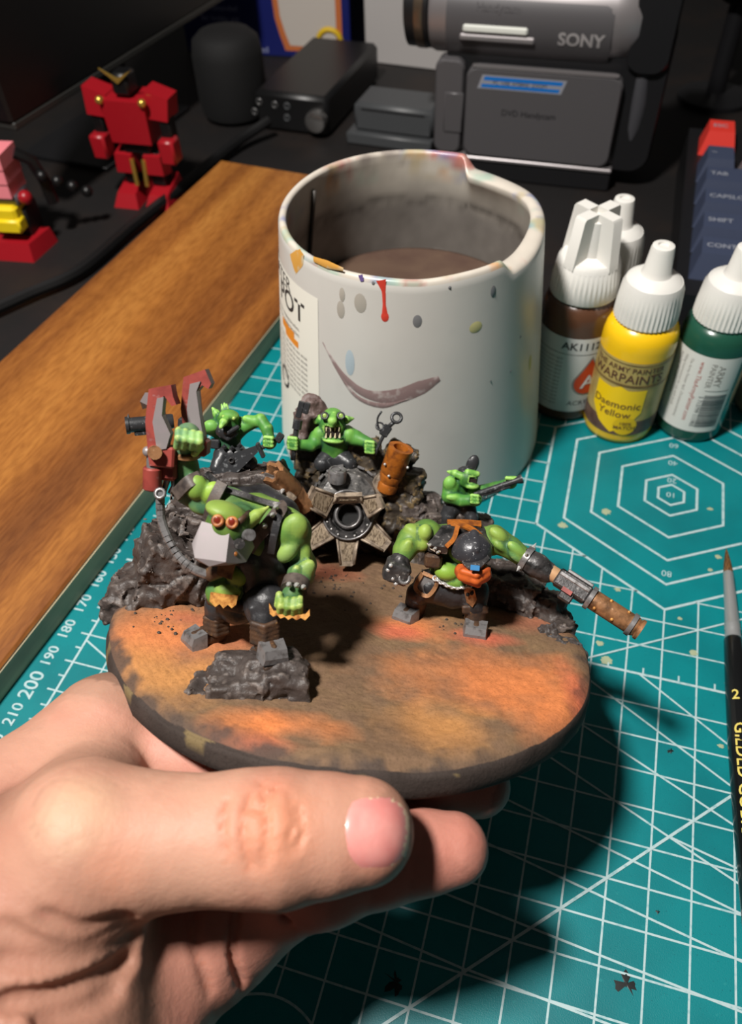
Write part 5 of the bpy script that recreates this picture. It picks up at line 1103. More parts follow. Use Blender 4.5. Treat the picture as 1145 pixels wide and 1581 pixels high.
# metal fist
B = Body(.03, .05); B.chain([J(618, 864, -.05, 15), J(614, 878, -.15, 19)], K); B.box(bl(612, 882, -.2), (.28, .24, .22), K, R=roty(15), rd=.05)
part(o2, 'metal_fist', B.mesh(disp=lambda X: .016 * fbm(X * 9, 3, 26)), m_dark, True); part(o2, 'fist_muzzle', MB().torus(bl(624, 893, -.42), VIEW, .11, .045, 16, 8).geo(), m_steel, True); part(o2, 'fist_bore', MB().cyl(bl(624, 893, -.3), bl(624, 893, -.42), .09, n=14).geo(), m_hole)
for q in [(599, 880), (606, 893), (611, 901), (603, 873)]: part(o2, 'fist_stud', MB().sph(bl(*q, -.4), .055).geo(), m_spike, True)
# belt chain, plates on the trousers
cb_ = spline([bl(672, 893, .15), bl(690, 902, .05), bl(706, 906, 0), bl(724, 904, -.05)], 4)
for i, p in enumerate(cb_):
    d = nrm(cb_[min(i + 1, len(cb_) - 1)] - cb_[max(i - 1, 0)]); part(o2, 'chain_link', MB().torus(p, np.cross(d, [0, 1, .2]) if i % 2 else np.cross(d, [1, 0, 0]) + [0, -.6, .4], .06, .024, 10, 6).geo(), m_spike, True)
part(o2, 'thigh_plate', MB().hull([bl(*p) for p in [(650, 884, .3), (674, 896, .2), (660, 920, .15), (640, 908, .25), (652, 888, .45), (660, 918, .35)]]).geo(), m_steel, 25)
band(o2, [bl(652, 884, .28), bl(674, 897, .18), bl(660, 920, .13), bl(641, 908, .22), bl(652, 884, .28)], .045, .05, m_brz, 'thigh_plate_rim', VIEW)
part(o2, 'knee_plate', MB().hull([bl(*p) for p in [(716, 912, .0), (722, 906, -.1), (732, 910, -.15), (736, 926, -.1), (729, 938, -.1), (720, 930, 0), (726, 912, .2)]]).geo(), m_brz, 25); 
for q in [(722, 918), (728, 916)]: part(o2, 'knee_hole', MB().sph(bl(*q, -.16), (.045, .03, .05)).geo(), m_hole, True)
# glove and long gun
gA = bl(826, 868, .1); gZ = bl(990, 974, -1.1); gd = nrm(gZ - gA); GLn = np.linalg.norm(gZ - gA)
def ga(f): return gA + gd * GLn * f
B = Body(.03, .05); B.chain([J(812, 863, .18, 17), J(826, 872, .1, 19), J(842, 882, 0, 17)], K); part(o2, 'glove', B.mesh(disp=lambda X: .02 * fbm(X * 9, 3, 29)), m_dark, True)
part(o2, 'glove_cuff', MB().lathe([(.2, -.08), (.3, -.07), (.31, .07), (.2, .09)], bl(812, 862, .2), gd, 18).geo(), m_steel, 30)
for k in range(5):
    a = 2 * math.pi * k / 5; A = axes(gd); part(o2, 'cuff_spike', MB().lathe([(.06, 0), (.0, .15)], bl(812, 862, .2) + (A[:, 0] * math.cos(a) + A[:, 1] * math.sin(a)) * .28, A[:, 0] * math.cos(a) + A[:, 1] * math.sin(a), 6).geo(), m_spike, 20)
gun = part(o2, 'gun_stock', MB().lathe([(.14, 0), (.18, .02), (.18, .5), (.15, .55)], ga(.08), gd, 18).geo(), mat('painted_pale_bronze', S(190, 150, 112), rough=.45, metal=.2), 40, 'bronze rear tube')
Ag_ = axes(gd, BN)
part(o2, 'gun_receiver', MB().box(ga(.36), (.24, .2, GLn * .15), R=Ag_, bev=.04).geo(), m_dark, 25); part(o2, 'receiver_rib', MB().box(ga(.38) + Ag_[:, 1] * .22, (.12, .06, GLn * .12), R=Ag_, bev=.02).geo(), m_steel, 25)
for s in (-1, 1): part(o2, 'receiver_rail', MB().box(ga(.36) + Ag_[:, 0] * .22 * s + Ag_[:, 1] * .08, (.04, .05, GLn * .14), R=Ag_, bev=.02).geo(), m_steel, 25)
part(o2, 'magazine', MB().box(ga(.36) - Ag_[:, 1] * .26 - Ag_[:, 0] * .05, (.12, .14, .16), R=Ag_, bev=.03).geo(), m_dark, 25); part(o2, 'magazine_mark', MB().box(ga(.33) - Ag_[:, 1] * .2 + Ag_[:, 0] * .0 + VIEW * .2, (.05, .05, .12), R=Ag_).geo(), m_mred, 25)
part(o2, 'receiver_collar', MB().lathe([(.22, -.06), (.28, -.05), (.28, .05), (.22, .06)], ga(.53), gd, 18).geo(), m_steel, 30)
part(o2, 'gun_barrel', MB().lathe([(.2, 0), (.23, .03), (.23, GLn * .4), (.2, GLn * .42), (.24, GLn * .43), (.24, GLn * .455), (.16, GLn * .455), (.15, GLn * .2)], ga(.54), gd, 24).geo(), m_brz, 40, 'bronze barrel')
part(o2, 'barrel_band', MB().lathe([(.22, -.06), (.27, -.05), (.27, .05), (.22, .06)], ga(.91), gd, 20).geo(), m_steel, 30); part(o2, 'barrel_bore', MB().cyl(ga(.9), ga(.985), .155, n=16).geo(), m_hole)
for k, f_ in enumerate((.6, .68, .76, .84)):
    for s in (-1, 1): part(o2, 'barrel_rivet', MB().sph(ga(f_) + Ag_[:, 0] * .16 * s + Ag_[:, 1] * .17 * (1 if k % 2 else -1), .04, 8, 6).geo(), m_gold, True)

# ------------------------------------------------------------------ small figures
def goblin_hand(B, px, py, y, r, col, n=4, dx=0, dy=5):
    B.ell(bl(px, py, y), rad(r, bl(px, py, y)), col, k=.03)
    for k in range(n):
        B.chain([J(px - r * .6 + k * dx, py - r * .7 + k * dy, y - .12, r * .32), J(px + r * .35 + k * dx, py - r * .6 + k * dy, y - .16, r * .3)], GGL if k % 2 else GG, .015)
# the one with wrench and pliers on top of the wreck
o3 = fig('goblin_figurine', 'small green goblin figurine with gaping mouth waving a wrench and pliers', 515, 720, 4.95)
B = Body(.026, .05); Yc = 4.75
B.chain([J(515, 678, 4.9, 24), J(516, 705, 4.9, 19)], GG); B.ell(bl(513, 655, Yc), (.36, .34, .4), GG, k=.05); B.ell(bl(514, 641, Yc - .1), (.26, .24, .2), GGL, k=.05)
B.ell(bl(514, 680, Yc - .22), (.29, .2, .09), GGL, k=.04); B.chain([J(515, 640, Yc - .28, 5), J(513, 650, Yc - .42, 7), J(512, 656, Yc - .42, 5)], GGL, .03)
for px in (501, 527): B.ell(bl(px, 642, Yc - .26), .1, GGD, k=.03)
B.chain([J(535, 648, Yc, 7), J(545, 646, Yc + .05, 2)], GG, .03); B.chain([J(494, 648, Yc, 8), J(488, 650, Yc, 5)], GG, .03)
B.box(bl(513, 667, Yc - .36), (.22, .14, .13), R=None, rd=.03, k=.02, op='s')
B.chain([J(500, 672, 4.9, 15), J(490, 678, 4.8, 14), J(480, 688, 4.6, 9), J(455, 686, 4.45, 8)], GG); B.chain([J(535, 672, 4.9, 16), J(548, 676, 4.8, 12), J(570, 684, 4.6, 8)], GG)
B.ell(bl(494, 670, 4.7), (.2, .18, .22), GGL, k=.04); B.ell(bl(538, 672, 4.72), (.18, .16, .2), GGL, k=.04)
B.ell(bl(516, 695, 4.7), (.24, .15, .14), GGL, k=.04); goblin_hand(B, 453, 684, 4.42, 11, GG); goblin_hand(B, 572, 690, 4.5, 11, GGD)
part(o3, 'body', B.mesh(tint=skin_tint(8, GGD, GGL, 4), edge=(S(160, 206, 104), S(36, 76, 52), 9, 6)), m_skin, True)
part(o3, 'mouth', MB().box(bl(513, 667, Yc - .24), (.2, .06, .12), bev=.02).geo(), m_mouth)
for k in range(4):
    part(o3, 'tooth', MB().lathe([(.034, 0), (.012, .13)], bl(503 + 7 * k, 676, Yc - .34), (0, 0, 1), 6).geo(), m_tooth, 30); part(o3, 'tooth', MB().lathe([(.03, 0), (.01, .11)], bl(504 + 6.5 * k, 660, Yc - .32), (0, 0, -1), 6).geo(), m_tooth, 30)
for px in (501, 526): part(o3, 'goggle', MB().torus(bl(px, 642, Yc - .35), VIEW, .085, .03, 14, 6).geo(), m_blk, True); part(o3, 'eye', MB().sph(bl(px, 642, Yc - .32), (.075, .04, .075)).geo(), m_eyew, True)
B = Body(.03, .05); B.chain([J(505, 710, 4.85, 16), J(528, 710, 4.85, 16)], K); B.chain([J(505, 708, 4.75, 14), J(496, 716, 4.6, 12)], K, .12); B.chain([J(528, 708, 4.75, 14), J(539, 716, 4.6, 12)], K, .12); part(o3, 'trousers', B.mesh(disp=lambda X: .014 * fbm(X * 9, 3, 36)), m_blk, True)
wr = [bl(452, 710, 4.35), bl(455, 680, 4.35), bl(459, 650, 4.4)]; w1 = part(o3, 'wrench', MB().tube(wr, [.07, .075, .075], 8).geo(), m_blk, 40, 'black adjustable wrench'); wd_ = nrm(wr[2] - wr[1])
part(w1, 'wrench_collar', MB().cyl(bl(458, 662, 4.4), bl(460, 648, 4.4), .13, n=10).geo(), m_blk, 30); part(w1, 'wrench_jaw', MB().box(bl(463, 632, 4.42), (.08, .09, .22), R=roty(10), bev=.02).geo(), m_blk, 30); part(w1, 'wrench_jaw', MB().box(bl(473, 630, 4.42), (.08, .09, .15), R=roty(10), bev=.02).geo(), m_blk, 30)
for k in range(6): part(w1, 'wrench_tooth', MB().cyl(bl(459 + k * .6, 644 - 4 * k, 4.36), bl(463 + k * .6, 644 - 4 * k, 4.36), .03, n=6).geo(), m_blk, 30)
t3 = part(o3, 'pliers', MB().tube([bl(578, 702, 4.4), bl(588, 680, 4.4), bl(598, 662, 4.4)], .05, 8).geo(), m_blk, 40, 'black pliers'); part(t3, 'pliers_joint', MB().box(bl(595, 665, 4.4), (.12, .07, .16), R=roty(28), bev=.03).geo(), m_blk, 30)
part(t3, 'pliers_ring', MB().torus(bl(612, 645, 4.4), VIEW, .13, .045, 16, 8).geo(), m_blk, True); part(t3, 'pliers_jaw', MB().tube([bl(598, 660, 4.4), bl(610, 650, 4.4)], .06, 8).geo(), m_blk, True)
part(t3, 'pliers_hook', MB().tube(spline([bl(588, 668, 4.4), bl(583, 656, 4.4), bl(583, 645, 4.4), bl(589, 635, 4.4)], 4), .03, 6).geo(), m_blk, True); part(t3, 'pliers_loop', MB().torus(bl(586, 658, 4.4), VIEW, .1, .026, 14, 6).geo(), m_blk, True)
# the masked one with the cleaver
o4 = fig('goblin_figurine', 'small green goblin figurine in a black mask holding a broad cleaver', 355, 735, 3.3)
B = Body(.026, .05); Y4 = 3.2
B.chain([J(355, 675, Y4 + .1, 16), J(355, 695, Y4 + .1, 17)], GD); B.ell(bl(352, 652, Y4 - .05), (.3, .3, .32), GG, k=.05); B.ell(bl(354, 642, Y4 - .18), (.25, .2, .16), GGL, k=.04)
B.chain([J(350, 645, Y4 - .3, 6), J(345, 652, Y4 - .5, 6), J(341, 659, Y4 - .62, 3.5)], GGL, .03)
B.chain([J(338, 648, Y4, 8), J(334, 638, Y4, 6), J(328, 630, Y4, 2)], GG, .03); B.chain([J(335, 660, Y4, 5), J(331, 650, Y4 + .05, 3)], GGD, .03)
B.chain([J(372, 650, Y4, 7), J(388, 651, Y4 + .05, 5)], GGL, .03)
for k in range(3): B.chain([J(344 + 4 * k, 635, Y4 + .1, 3), J(342 + 4 * k, 622 + 2 * abs(k - 1), Y4 + .15, 1.5)], GGD, .02)
B.chain([J(365, 668, Y4 + .1, 12), J(378, 658, Y4, 10), J(402, 648, Y4 - .1, 9), J(412, 662, Y4 - .25, 9), J(416, 678, Y4 - .35, 8)], GG); B.ell(bl(392, 650, Y4 - .1), (.3, .14, .13), GGL, R=roty(12), k=.04)
B.chain([J(340, 668, Y4 + .1, 12), J(328, 660, Y4 - .05, 12), J(316, 662, Y4 - .15, 9)], GG); B.ell(bl(326, 658, Y4 - .2), (.2, .14, .16), GGL, k=.04)
goblin_hand(B, 416, 683, Y4 - .4, 11, GG, 3, 0, 6)
part(o4, 'body', B.mesh(tint=skin_tint(9, GGD, GGL, 4), edge=(S(160, 206, 104), S(36, 76, 52), 9, 6)), m_skin, True)
B = Body(.026, .04); B.ell(bl(350, 664, Y4 - .12), (.3, .3, .24), K); B.chain([J(338, 662, Y4 - .3, 4), J(352, 668, Y4 - .42, 4), J(366, 660, Y4 - .3, 4)], K, .02); B.chain([J(340, 670, Y4 - .25, 4), J(352, 677, Y4 - .35, 4), J(364, 668, Y4 - .26, 4)], K, .02)
part(o4, 'mask', B.mesh(), m_blk, True, 'black cloth mask')
for px in (361,): part(o4, 'eye', MB().sph(bl(px, 646, Y4 - .36), .05).geo(), m_eyew, True)
part(o4, 'eye', MB().sph(bl(345, 643, Y4 - .36), .045).geo(), m_eyew, True)
B = Body(.03, .05); B.chain([J(345, 702, Y4, 15), J(365, 700, Y4, 15)], K); B.chain([J(343, 704, Y4 - .1, 13), J(335, 722, Y4 - .3, 11)], K); B.chain([J(365, 702, Y4 - .05, 14), J(385, 714, Y4 - .2, 12)], K); part(o4, 'trousers', B.mesh(disp=lambda X: .014 * fbm(X * 9, 3, 46)), m_blk, True)
part(o4, 'belt_pouch', MB().box(bl(332, 685, Y4 - .1), (.12, .1, .12), bev=.03).geo(), m_blk, 30)
for px, py in ((346, 690), (358, 692), (370, 688)): part(o4, 'belt_plate', MB().lathe([(.08, 0), (0, .07)], bl(px, py, Y4 - .3), VIEW, 4).geo(), m_blk, 20)
cl = [bl(*p, Y4 - .5) for p in [(328, 734), (352, 703), (395, 688), (398, 698), (368, 728)]]; cc_ = np.mean(cl, 0); cv = part(o4, 'cleaver_blade', MB().prism([((p - cc_) @ Rv[:, 0], (p - cc_) @ Rv[:, 1]) for p in cl], .09, cc_, Rv).geo(), m_blk, 20, 'broad black cleaver')
part(cv, 'cleaver_guard', MB().box(bl(402, 695, Y4 - .5), (.05, .08, .2), R=roty(-28), bev=.02).geo(), m_blk, 30); part(cv, 'cleaver_grip', MB().cyl(bl(404, 691, Y4 - .48), bl(430, 678, Y4 - .4), .06, n=10).geo(), m_blk, 30); part(cv, 'cleaver_pommel', MB().box(bl(431, 676, Y4 - .4), (.09, .09, .12), R=roty(30), bev=.03).geo(), m_blk, 30); part(cv, 'blade_hole', MB().torus(bl(357, 711, Y4 - .58), Rv[:, 2], .06, .02, 12, 6).geo(), m_dark, True)
gA4 = bl(268, 650, Y4 + .0); gB4 = bl(194, 657, Y4 - .3); d4 = nrm(gB4 - gA4); gn = part(o4, 'pistol_barrel', MB().lathe([(.17, 0), (.19, .05), (.19, np.linalg.norm(gB4 - gA4) - .1), (.22, np.linalg.norm(gB4 - gA4) - .08), (.22, np.linalg.norm(gB4 - gA4)), (.15, np.linalg.norm(gB4 - gA4)), (.14, .4)], gA4, d4, 20).geo(), m_blk, 40, 'fat black pistol barrel')
part(gn, 'barrel_rail', MB().box((gA4 + gB4) / 2 - [0, .05, .22], (.36, .06, .05), R=axes(d4)[:, [2, 0, 1]], bev=.02).geo(), m_blk, 30); part(gn, 'front_sight', MB().lathe([(.05, 0), (0, .12)], gB4 + [.06, 0, .19], (0, 0, 1), 6).geo(), m_blk, 30); part(gn, 'pistol_grip', MB().box(bl(300, 655, Y4 - .05), (.4, .12, .12), R=roty(4), bev=.04).geo(), m_blk, 30)
# the one in the cap with the rifle
o5 = fig('goblin_figurine', 'small green goblin figurine in a black cap aiming a rifle', 712, 802, 4.1)
B = Body(.026, .05); Y5 = 4.0
B.chain([J(705, 752, Y5 + .15, 16), J(708, 772, Y5 + .15, 15)], GG); B.ell(bl(722, 738, Y5 - .1), (.27, .27, .28), GG, k=.05); B.chain([J(722, 730, Y5 - .2, 6), J(736, 732, Y5 - .2, 5)], GGL, .03); B.ell(bl(728, 750, Y5 - .25), (.2, .17, .1), GGL, k=.03)
B.chain([J(712, 735, Y5 - .2, 6), J(702, 731, Y5 - .12, 6), J(691, 728, Y5 - .05, 2)], GGL, .03); B.box(bl(730, 742, Y5 - .36), (.1, .08, .07), rd=.02, k=.02, op='s')
B.chain([J(697, 748, Y5, 14), J(693, 766, Y5 - .15, 11), J(712, 773, Y5 - .3, 9), J(732, 772, Y5 - .35, 9)], GG); B.ell(bl(694, 746, Y5 - .18), (.17, .15, .2), GGL, k=.04); B.ell(bl(700, 768, Y5 - .34), (.2, .1, .1), GGL, k=.04)
B.chain([J(730, 760, Y5, 9), J(765, 752, Y5 + .1, 8), J(790, 745, Y5 - .1, 8)], GG); goblin_hand(B, 734, 772, Y5 - .38, 10, GG, 3, 0, 5); goblin_hand(B, 788, 745, Y5 - .2, 10, GG, 3, 5, 0)
part(o5, 'body', B.mesh(tint=skin_tint(10, GGD, GGL, 4), edge=(S(160, 206, 104), S(36, 76, 52), 9, 6)), m_skin, True)
part(o5, 'mouth', MB().box(bl(730, 742, Y5 - .27), (.09, .04, .06)).geo(), m_mouth)
B = Body(.026, .04); B.ell(bl(720, 727, Y5 - .02), (.24, .24, .12), K); B.ell(bl(729, 717, Y5 - .1), (.17, .1, .27), K, R=roty(12)); part(o5, 'cap', B.mesh(), m_blk, True, 'black cap with upturned peak')
B = Body(.03, .05); B.chain([J(700, 780, Y5 + .1, 14), J(718, 780, Y5 + .1, 14)], K); B.chain([J(698, 782, Y5 + .05, 14), J(690, 798, Y5, 11), J(688, 806, Y5, 10)], K); B.chain([J(722, 782, Y5, 12), J(728, 800, Y5 - .1, 10), J(728, 808, Y5 - .1, 9)], K); part(o5, 'trousers', B.mesh(disp=lambda X: .014 * fbm(X * 9, 3, 56)), m_blk, True)
r0_ = bl(738, 762, Y5 - .35); r1_ = bl(806, 739, Y5 - .4); dR = nrm(r1_ - r0_); LR = np.linalg.norm(r1_ - r0_); rf = part(o5, 'rifle_barrel', MB().lathe([(.07, 0), (.08, .02), (.08, LR * .85), (.12, LR * .95), (.13, LR), (.06, LR)], r0_, dR, 14).geo(), m_blk, 40, 'black rifle')
part(rf, 'rifle_stock', MB().box(r0_ + dR * .2 - [0, 0, .03], (.32, .06, .09), R=axes(dR)[:, [2, 0, 1]], bev=.03).geo(), m_blk, 30); part(rf, 'rifle_receiver', MB().box(r0_ + dR * LR * .45 - [0, 0, .06], (.34, .06, .07), R=axes(dR)[:, [2, 0, 1]], bev=.02).geo(), m_blk, 30); part(rf, 'trigger_guard', MB().torus(bl(748, 766, Y5 - .4), VIEW, .06, .02, 12, 6).geo(), m_blk, True)

# ------------------------------------------------------------------ wrecked rocket
nz_ = bl(537, 795, 3.15); ax_ = nrm(np.array([0.03, -.93, .26])); rk_ = thing('rocket_wreck', 'crashed black rocket with bone-coloured tail fins stuck in the rocks', 'rocket', BASE_M, bl(540, 850, 3.6))
Aw = axes(ax_)
if Aw[:, 0][0] < 0: Aw = np.stack([-Aw[:, 0], -Aw[:, 1], Aw[:, 2]], 1)
nozz = part(rk_, 'nozzle', MB().lathe([(.5, -.9), (.62, -.5), (.68, -.1), (.68, .02), (.64, .06), (.5, .06), (.46, .0), (.44, -.08), (.4, -.08), (.37, .04), (.27, .04), (.25, -.05), (.25, -.6), (0, -.6)], nz_, ax_, 40).geo(), m_dark, 35)
part(nozz, 'nozzle_bore', MB().lathe([(.25, -.22), (.24, -.23), (0, -.23)], nz_, ax_, 24).geo(), m_hole, 40)
part(nozz, 'nozzle_lip', MB().torus(nz_ + ax_ * .04, ax_, .32, .035, 28, 6).geo(), m_steel, True); part(nozz, 'nozzle_flange', MB().torus(nz_ + ax_ * .045, ax_, .645, .03, 32, 6).geo(), m_steel, True)
for k in range(16):
    a = 2 * math.pi * k / 16; part(nozz, 'rivet', MB().sph(nz_ + ax_ * .065 + (Aw[:, 0] * math.cos(a) + Aw[:, 1] * math.sin(a)) * .57, .032, 8, 6).geo(), m_spike, True)
body = part(rk_, 'rocket_body', MB().lathe([(.6, -.7), (.75, -.75), (.86, -1.0), (.97, -1.2), (.97, -1.45), (.92, -1.5), (.92, -1.6), (.97, -1.65), (.92, -1.95), (.6, -2.1), (0, -2.15)], nz_ + [0, .05, .34], ax_, 36).geo(), mat('painted_drum', S(92, 90, 88), rough=.42, metal=.2, var=[(S(170, 166, 160), 8, .56, .72), (S(40, 40, 40), 5, .48, .66)], bump=(14, .4, .02)), 35)
hb = bl(521, 727, 3.85); part(body, 'filler_cap', MB().lathe([(.25, -.3), (.25, 0), (.22, .05), (.18, .05), (.17, .02), (.09, .02), (.08, .06), (0, .07)], hb, (0, -.25, 1), 20).geo(), m_steel, 35)
for k in range(9):
    a = math.radians(20 + 17.5 * k); c = nz_ + [0, .05, .34] - ax_ * 1.22 + (Aw[:, 0] * math.cos(a) + Aw[:, 1] * math.sin(a)) * .97; rr_ = Aw[:, 0] * math.cos(a) + Aw[:, 1] * math.sin(a); tt = np.cross(ax_, rr_); part(body, 'hull_plate', MB().box(c, (.1, .035, .3 if k % 2 else .22), R=np.stack([tt, rr_, ax_], 1), bev=.015).geo(), m_steel, 25)
m_panel = mat('hatched_bone', S(150, 134, 112), rough=.55, metal=.2, var=[(S(92, 78, 62), 26, .45, .6, (1, 1, .3))])
def fin(angs, r0, r1, w0, w1, tilt=0.0, back=.12):
    a = math.radians(angs); rd_ = Aw[:, 0] * math.cos(a) + Aw[:, 1] * math.sin(a); tg = np.cross(ax_, rd_); n_ = nrm(ax_ + rd_ * tilt); rdn = nrm(rd_ - n_ * (rd_ @ n_)); o = nz_ - ax_ * back; A = np.stack([tg, rdn, n_], 1)
    poly = [(-w0, r0), (w0, r0), (w1, r1 - .06), (w1 * .6, r1), (-w1, r1)]
    f = part(rk_, 'fin', MB().prism(poly, .13, o, A).geo(), m_bone, 20); pi_ = [(-w0 * .62, r0 + .1), (w0 * .62, r0 + .1), (w1 * .6, r1 - .14), (-w1 * .6, r1 - .14)]; part(f, 'fin_panel', MB().prism(pi_, .02, o + n_ * .068, A).geo(), m_panel, 20)
    for s_ in (-1, 1):   # raised rim
        p0 = np.array([s_ * w0 * .92, r0 + .03]); p1 = np.array([s_ * w1 * .9, r1 - .05]); part(f, 'fin_rim', MB().tube([o + A @ np.array([*p0, .075]), o + A @ np.array([*p1, .075])], .035, 6).geo(), m_bone, True)
fin(-86, .6, 1.36, .3, .2); fin(-33, .62, 1.36, .32, .2); fin(30, .6, 1.2, .3, .2, -.8, .25); fin(96, .56, .86, .4, .36, -1.2, .3); fin(158, .6, 1.36, .34, .28, -.6, .2); fin(-140, .62, 1.36, .3, .22)
# exhaust stubs
def pipe(px0, py0, y0, px1, py1, y1, r, mt, jag=0.0, nm='pipe', label=None, bell=0.0):
    a = bl(px0, py0, y0); c = bl(px1, py1, y1); d = nrm(c - a); L_ = np.linalg.norm(c - a); A = axes(d); n = 20; V = []; Fa = []
    prof = [(r * .8, 0), (r * .86, L_ * .15), (r * .78, L_ * .2), (r * .95, L_ * .34), (r * .9, L_ * .4), (r * 1.0, L_ * .45), (r * (1.0 + bell), L_), (r * (1 + bell) * .62, L_), (r * .58, L_ * .45)]
    for j, (rr_, h_) in enumerate(prof):
        for k in range(n):
            t = 2 * math.pi * k / n; hh = h_ - (jag * (k // 2 % 2) if j in (6, 7) else 0); V.append(a + A @ np.array([rr_ * math.cos(t), rr_ * math.sin(t), hh]))
    for j in range(len(prof) - 1): Fa += [[j * n + k, j * n + (k + 1) % n, (j + 1) * n + (k + 1) % n, (j + 1) * n + k] for k in range(n)]
    Fa += [list(range(n))[::-1], [(len(prof) - 1) * n + k for k in range(n)]]; return part(rk_, nm, (np.array(V), Fa), mt, 35, label)
pp = pipe(596, 756, 4.2, 619, 691, 3.9, .34, m_rust, 0, 'exhaust_pipe', 'rust orange exhaust pipe'); 
for px, py in ((594, 717), (613, 727), (600, 735), (629, 722)): part(pp, 'pipe_rivet', MB().sph(bl(px, py, 3.75), .04, 8, 6).geo(), m_spike, True)
pj = pipe(472, 782, 2.9, 416, 726, 2.3, .33, m_brz, .13, 'torn_pipe', 'torn bronze pipe with jagged end')
for px, py in ((436, 757), (441, 770)): part(pj, 'pipe_spike', MB().lathe([(.07, -.02), (0, .22)], bl(px, py, 2.2), nrm(VIEW + [0, 0, -.6]), 8).geo(), m_spike, 20)
part(pj, 'pipe_plate', MB().box(bl(440, 762, 2.3), (.3, .06, .14), R=roty(40), bev=.03).geo(), m_bone, 25); part(rk_, 'pipe_elbow', MB().tube(spline([bl(590, 765, 4.3), bl(586, 745, 4.3), bl(596, 738, 4.2)], 4), .2, 12).geo(), m_bone, True); part(rk_, 'pipe_elbow', MB().tube(spline([bl(500, 775, 3.6), bl(484, 776, 3.3), bl(470, 780, 2.9)], 4), .2, 12).geo(), m_bone, True)
# ================================================================== hand holding the base
SK = S(188, 138, 116); SKW = S(188, 144, 122); SKP = S(184, 124, 108); SKR = S(176, 112, 90)
def W(p): return BC + BR @ np.asarray(p, float)
def H(px, py, t, r): return away(px, py, t), r * t / F
def HB(px, py, z, r):
    p = W(bz(px, py, z)); return p, r * np.linalg.norm(p - CAM) / F
B = Body(.075, .35)
# palm, wrist and forearm
B.chain([H(60, 1400, 15.6, 150), H(40, 1600, 15.6, 150), H(10, 1800, 15.4, 170)], SK)
B.chain([H(150, 1530, 16.6, 130), H(320, 1420, 16.6, 100), H(420, 1365, 16.4, 82)], SKP)
B.chain([H(150, 1530, 16.6, 130), H(130, 1750, 16.6, 150)], SKP)
B.chain([H(60, 1300, 17.2, 120), H(240, 1400, 17.6, 110)], SKP)
# back of the hand up to the index knuckle
B.chain([H(-60, 1330, 17.0, 120), H(50, 1250, 17.2, 96), H(168, 1135, 17.4, 88)], SKW)
B.chain([H(150, 1215, 16.2, 70), H(120, 1270, 15.2, 90)], SKW)
# fingers under the base
idx_ = [(W(bz(175, 1155, -1.7)), .95), (W(bz(330, 1180, -1.62)), .88), (W(bz(520, 1200, -1.5)), .78), (W(bz(660, 1210, -1.38)), .72), (W(bz(738, 1212, -1.36)), .62)]
B.chain(idx_, SKP, .2)
B.chain([H(400, 1375, 16.3, 76), HB(500, 1350, -1.9, 68), HB(590, 1328, -1.75, 60), HB(650, 1316, -1.6, 56), HB(698, 1311, -1.5, 51)], SKP, .2)
B.chain([H(360, 1400, 17.4, 70), HB(480, 1330, -2.2, 55), HB(560, 1300, -2.0, 48), HB(640, 1290, -1.8, 44)], SKP, .15)
# thumb
B.chain([H(55, 1430, 15.0, 140), H(140, 1310, 14.2, 108)], SK, .4)
B.chain([H(140, 1300, 14.2, 106), H(230, 1300, 13.9, 88), H(310, 1296, 13.7, 82), H(380, 1293, 13.55, 92)], SKW, .3)
B.chain([H(380, 1293, 13.55, 92), H(430, 1293, 13.5, 94), H(500, 1288, 13.5, 84), H(556, 1284, 13.5, 77)], SK, .12)
B.ell(away(120, 1262, 13.75), (.75, .55, .55), SKW, k=.4)            # knuckle of the thumb
hand_prims = [(p[0]) for p in B.P]
def skin_hit(px, py, lo=11.5, hi=20.0):
    d = ray(px, py); t = np.arange(lo, hi, .01); X = CAM + t[:, None] * d; D = np.min([f(X) for f in hand_prims], 0); k = np.argmax(D < 0); return CAM + d * t[k]
def crease(pts, r=.035, deep=0.0, col=None, k=.06, ck=.1, lo=11.5):
    P = [np.array([*p, 0.]) for p in pts]; Q = [skin_hit(p[0], p[1], lo) for p in spline(P, 5)]; d = nrm(CAM - Q[0]); Q = [q + d * (r * .35 - deep) for q in Q]
    for a, c in zip(Q[:-1], Q[1:]):
        B.cap(a, c, r, r, K, k, 's')
        if col is not None: B.cap(a, c, r * .6, r * .6, col, ck, 'c')
for pts in ([(402, 1208), (412, 1250), (414, 1290), (406, 1340)], [(388, 1225), (376, 1262), (378, 1310), (390, 1345)], [(424, 1212), (420, 1232)], [(350, 1235), (344, 1275), (352, 1325)], [(446, 1225), (452, 1270), (446, 1318)], [(462, 1245), (466, 1282), (460, 1312)], [(383, 1245), (400, 1252), (414, 1248)]):
    crease(pts, .028, 0, S(176, 116, 90), .05)
for pts, r in (([(0, 1432), (63, 1465), (138, 1465), (205, 1430)], .1), ([(0, 1482), (84, 1488), (168, 1473), (212, 1446)], .1), ([(63, 1415), (126, 1438), (196, 1412)], .07), ([(0, 1549), (84, 1536), (168, 1503), (200, 1480)], .1), ([(60, 1575), (120, 1560), (180, 1530)], .08)):
    crease(pts, r, 0, SKP, .16)
for pts in ([(292, 1395), (302, 1460), (325, 1530)], [(366, 1395), (358, 1470), (372, 1520)], [(436, 1392), (446, 1420)]): crease(pts, .045, 0, SKR, .12, lo=14.9)
B.ell(away(120, 1262, 13.2), .55, S(188, 148, 122), k=.4, op='c'); B.ell(away(185, 1320, 13.4), .5, S(192, 132, 106), k=.5, op='c'); B.ell(away(420, 1275, 12.6), .55, S(192, 130, 102), k=.6, op='c'); B.ell(away(600, 1310, 12.6), .5, S(194, 132, 110), k=.4, op='c')
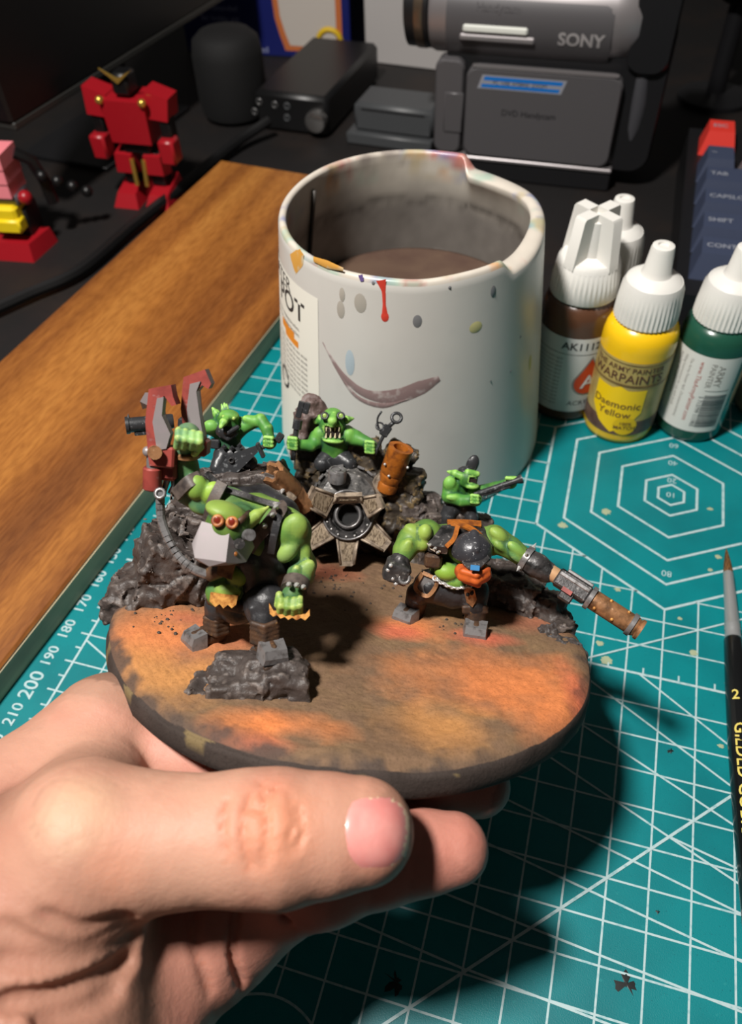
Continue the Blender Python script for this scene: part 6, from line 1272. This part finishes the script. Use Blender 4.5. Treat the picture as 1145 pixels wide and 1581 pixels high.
def htint(V, c):
    n = fbm(V * 1.2, 3, 61)[:, None]; m = fbm(V * 5, 3, 67)[:, None]; return c * (1 + .05 * m) * (1 - np.clip(n, 0, 1) * np.array([.02, .14, .14]))
hand = thing('hand', 'left hand with thumb along the front of the figurine base, fingers beneath it', 'hand', None, away(60, 1600, 15.6))
m_hand = mat('skin', attr=True, rough=.52, spec=.3, sss=.1, bump=(6, .35, .035), bump2=(22, .4, .016))
palm = part(hand, 'hand_skin', B.mesh(disp=lambda X: .012 * fbm(X * 2.2, 3, 71), tint=htint), m_hand, True)
def nail(cx, cy, hx, hy, off, ex=3.2, lo=11.5, hi=20.0):
    n, m = 28, 8; V = []; Fa = []; cpt = skin_hit(cx, cy, lo, hi); d = nrm(CAM - cpt)
    for j in range(m + 1):
        q = j / m
        for k in range(n):
            t = 2 * math.pi * k / n; c_, s_ = math.cos(t), math.sin(t); e = (abs(c_) ** ex + abs(s_) ** ex) ** (-1 / ex); x = cx + hx * q * e * c_; y = cy + hy * q * e * s_
            p = skin_hit(x, y, lo, hi); sh_ = 1.0
            while np.linalg.norm(p - cpt) > 1.15 and sh_ > .5:
                sh_ -= .02; p = skin_hit(cx + (x - cx) * sh_, cy + (y - cy) * sh_, lo, hi)
            V.append(p + d * off * (1 - q ** 6 * .95))
    for j in range(m): Fa += [[j * n + k, j * n + (k + 1) % n, (j + 1) * n + (k + 1) % n, (j + 1) * n + k] for k in range(n)]
    return np.array(V), Fa
m_nail = mat('nail', S(206, 128, 122), rough=.3, spec=.5, coat=.3, sss=.1, var=[(S(214, 146, 138), 1.5, .45, .7)]); m_edge = mat('nail_edge', S(206, 176, 148), rough=.4)
part(palm, 'nail_rim', nail(583, 1286, 55, 58, .02), m_edge, True, 'pale skin around the nail'); part(palm, 'thumb_nail', nail(578, 1286, 51, 56, .05), m_nail, True, 'pink thumb nail')
part(palm, 'finger_nail', MB().sph(HB(730, 1304, -1.5, 1)[0], (.14, .34, .36), 14, 10).geo(), m_nail, True)
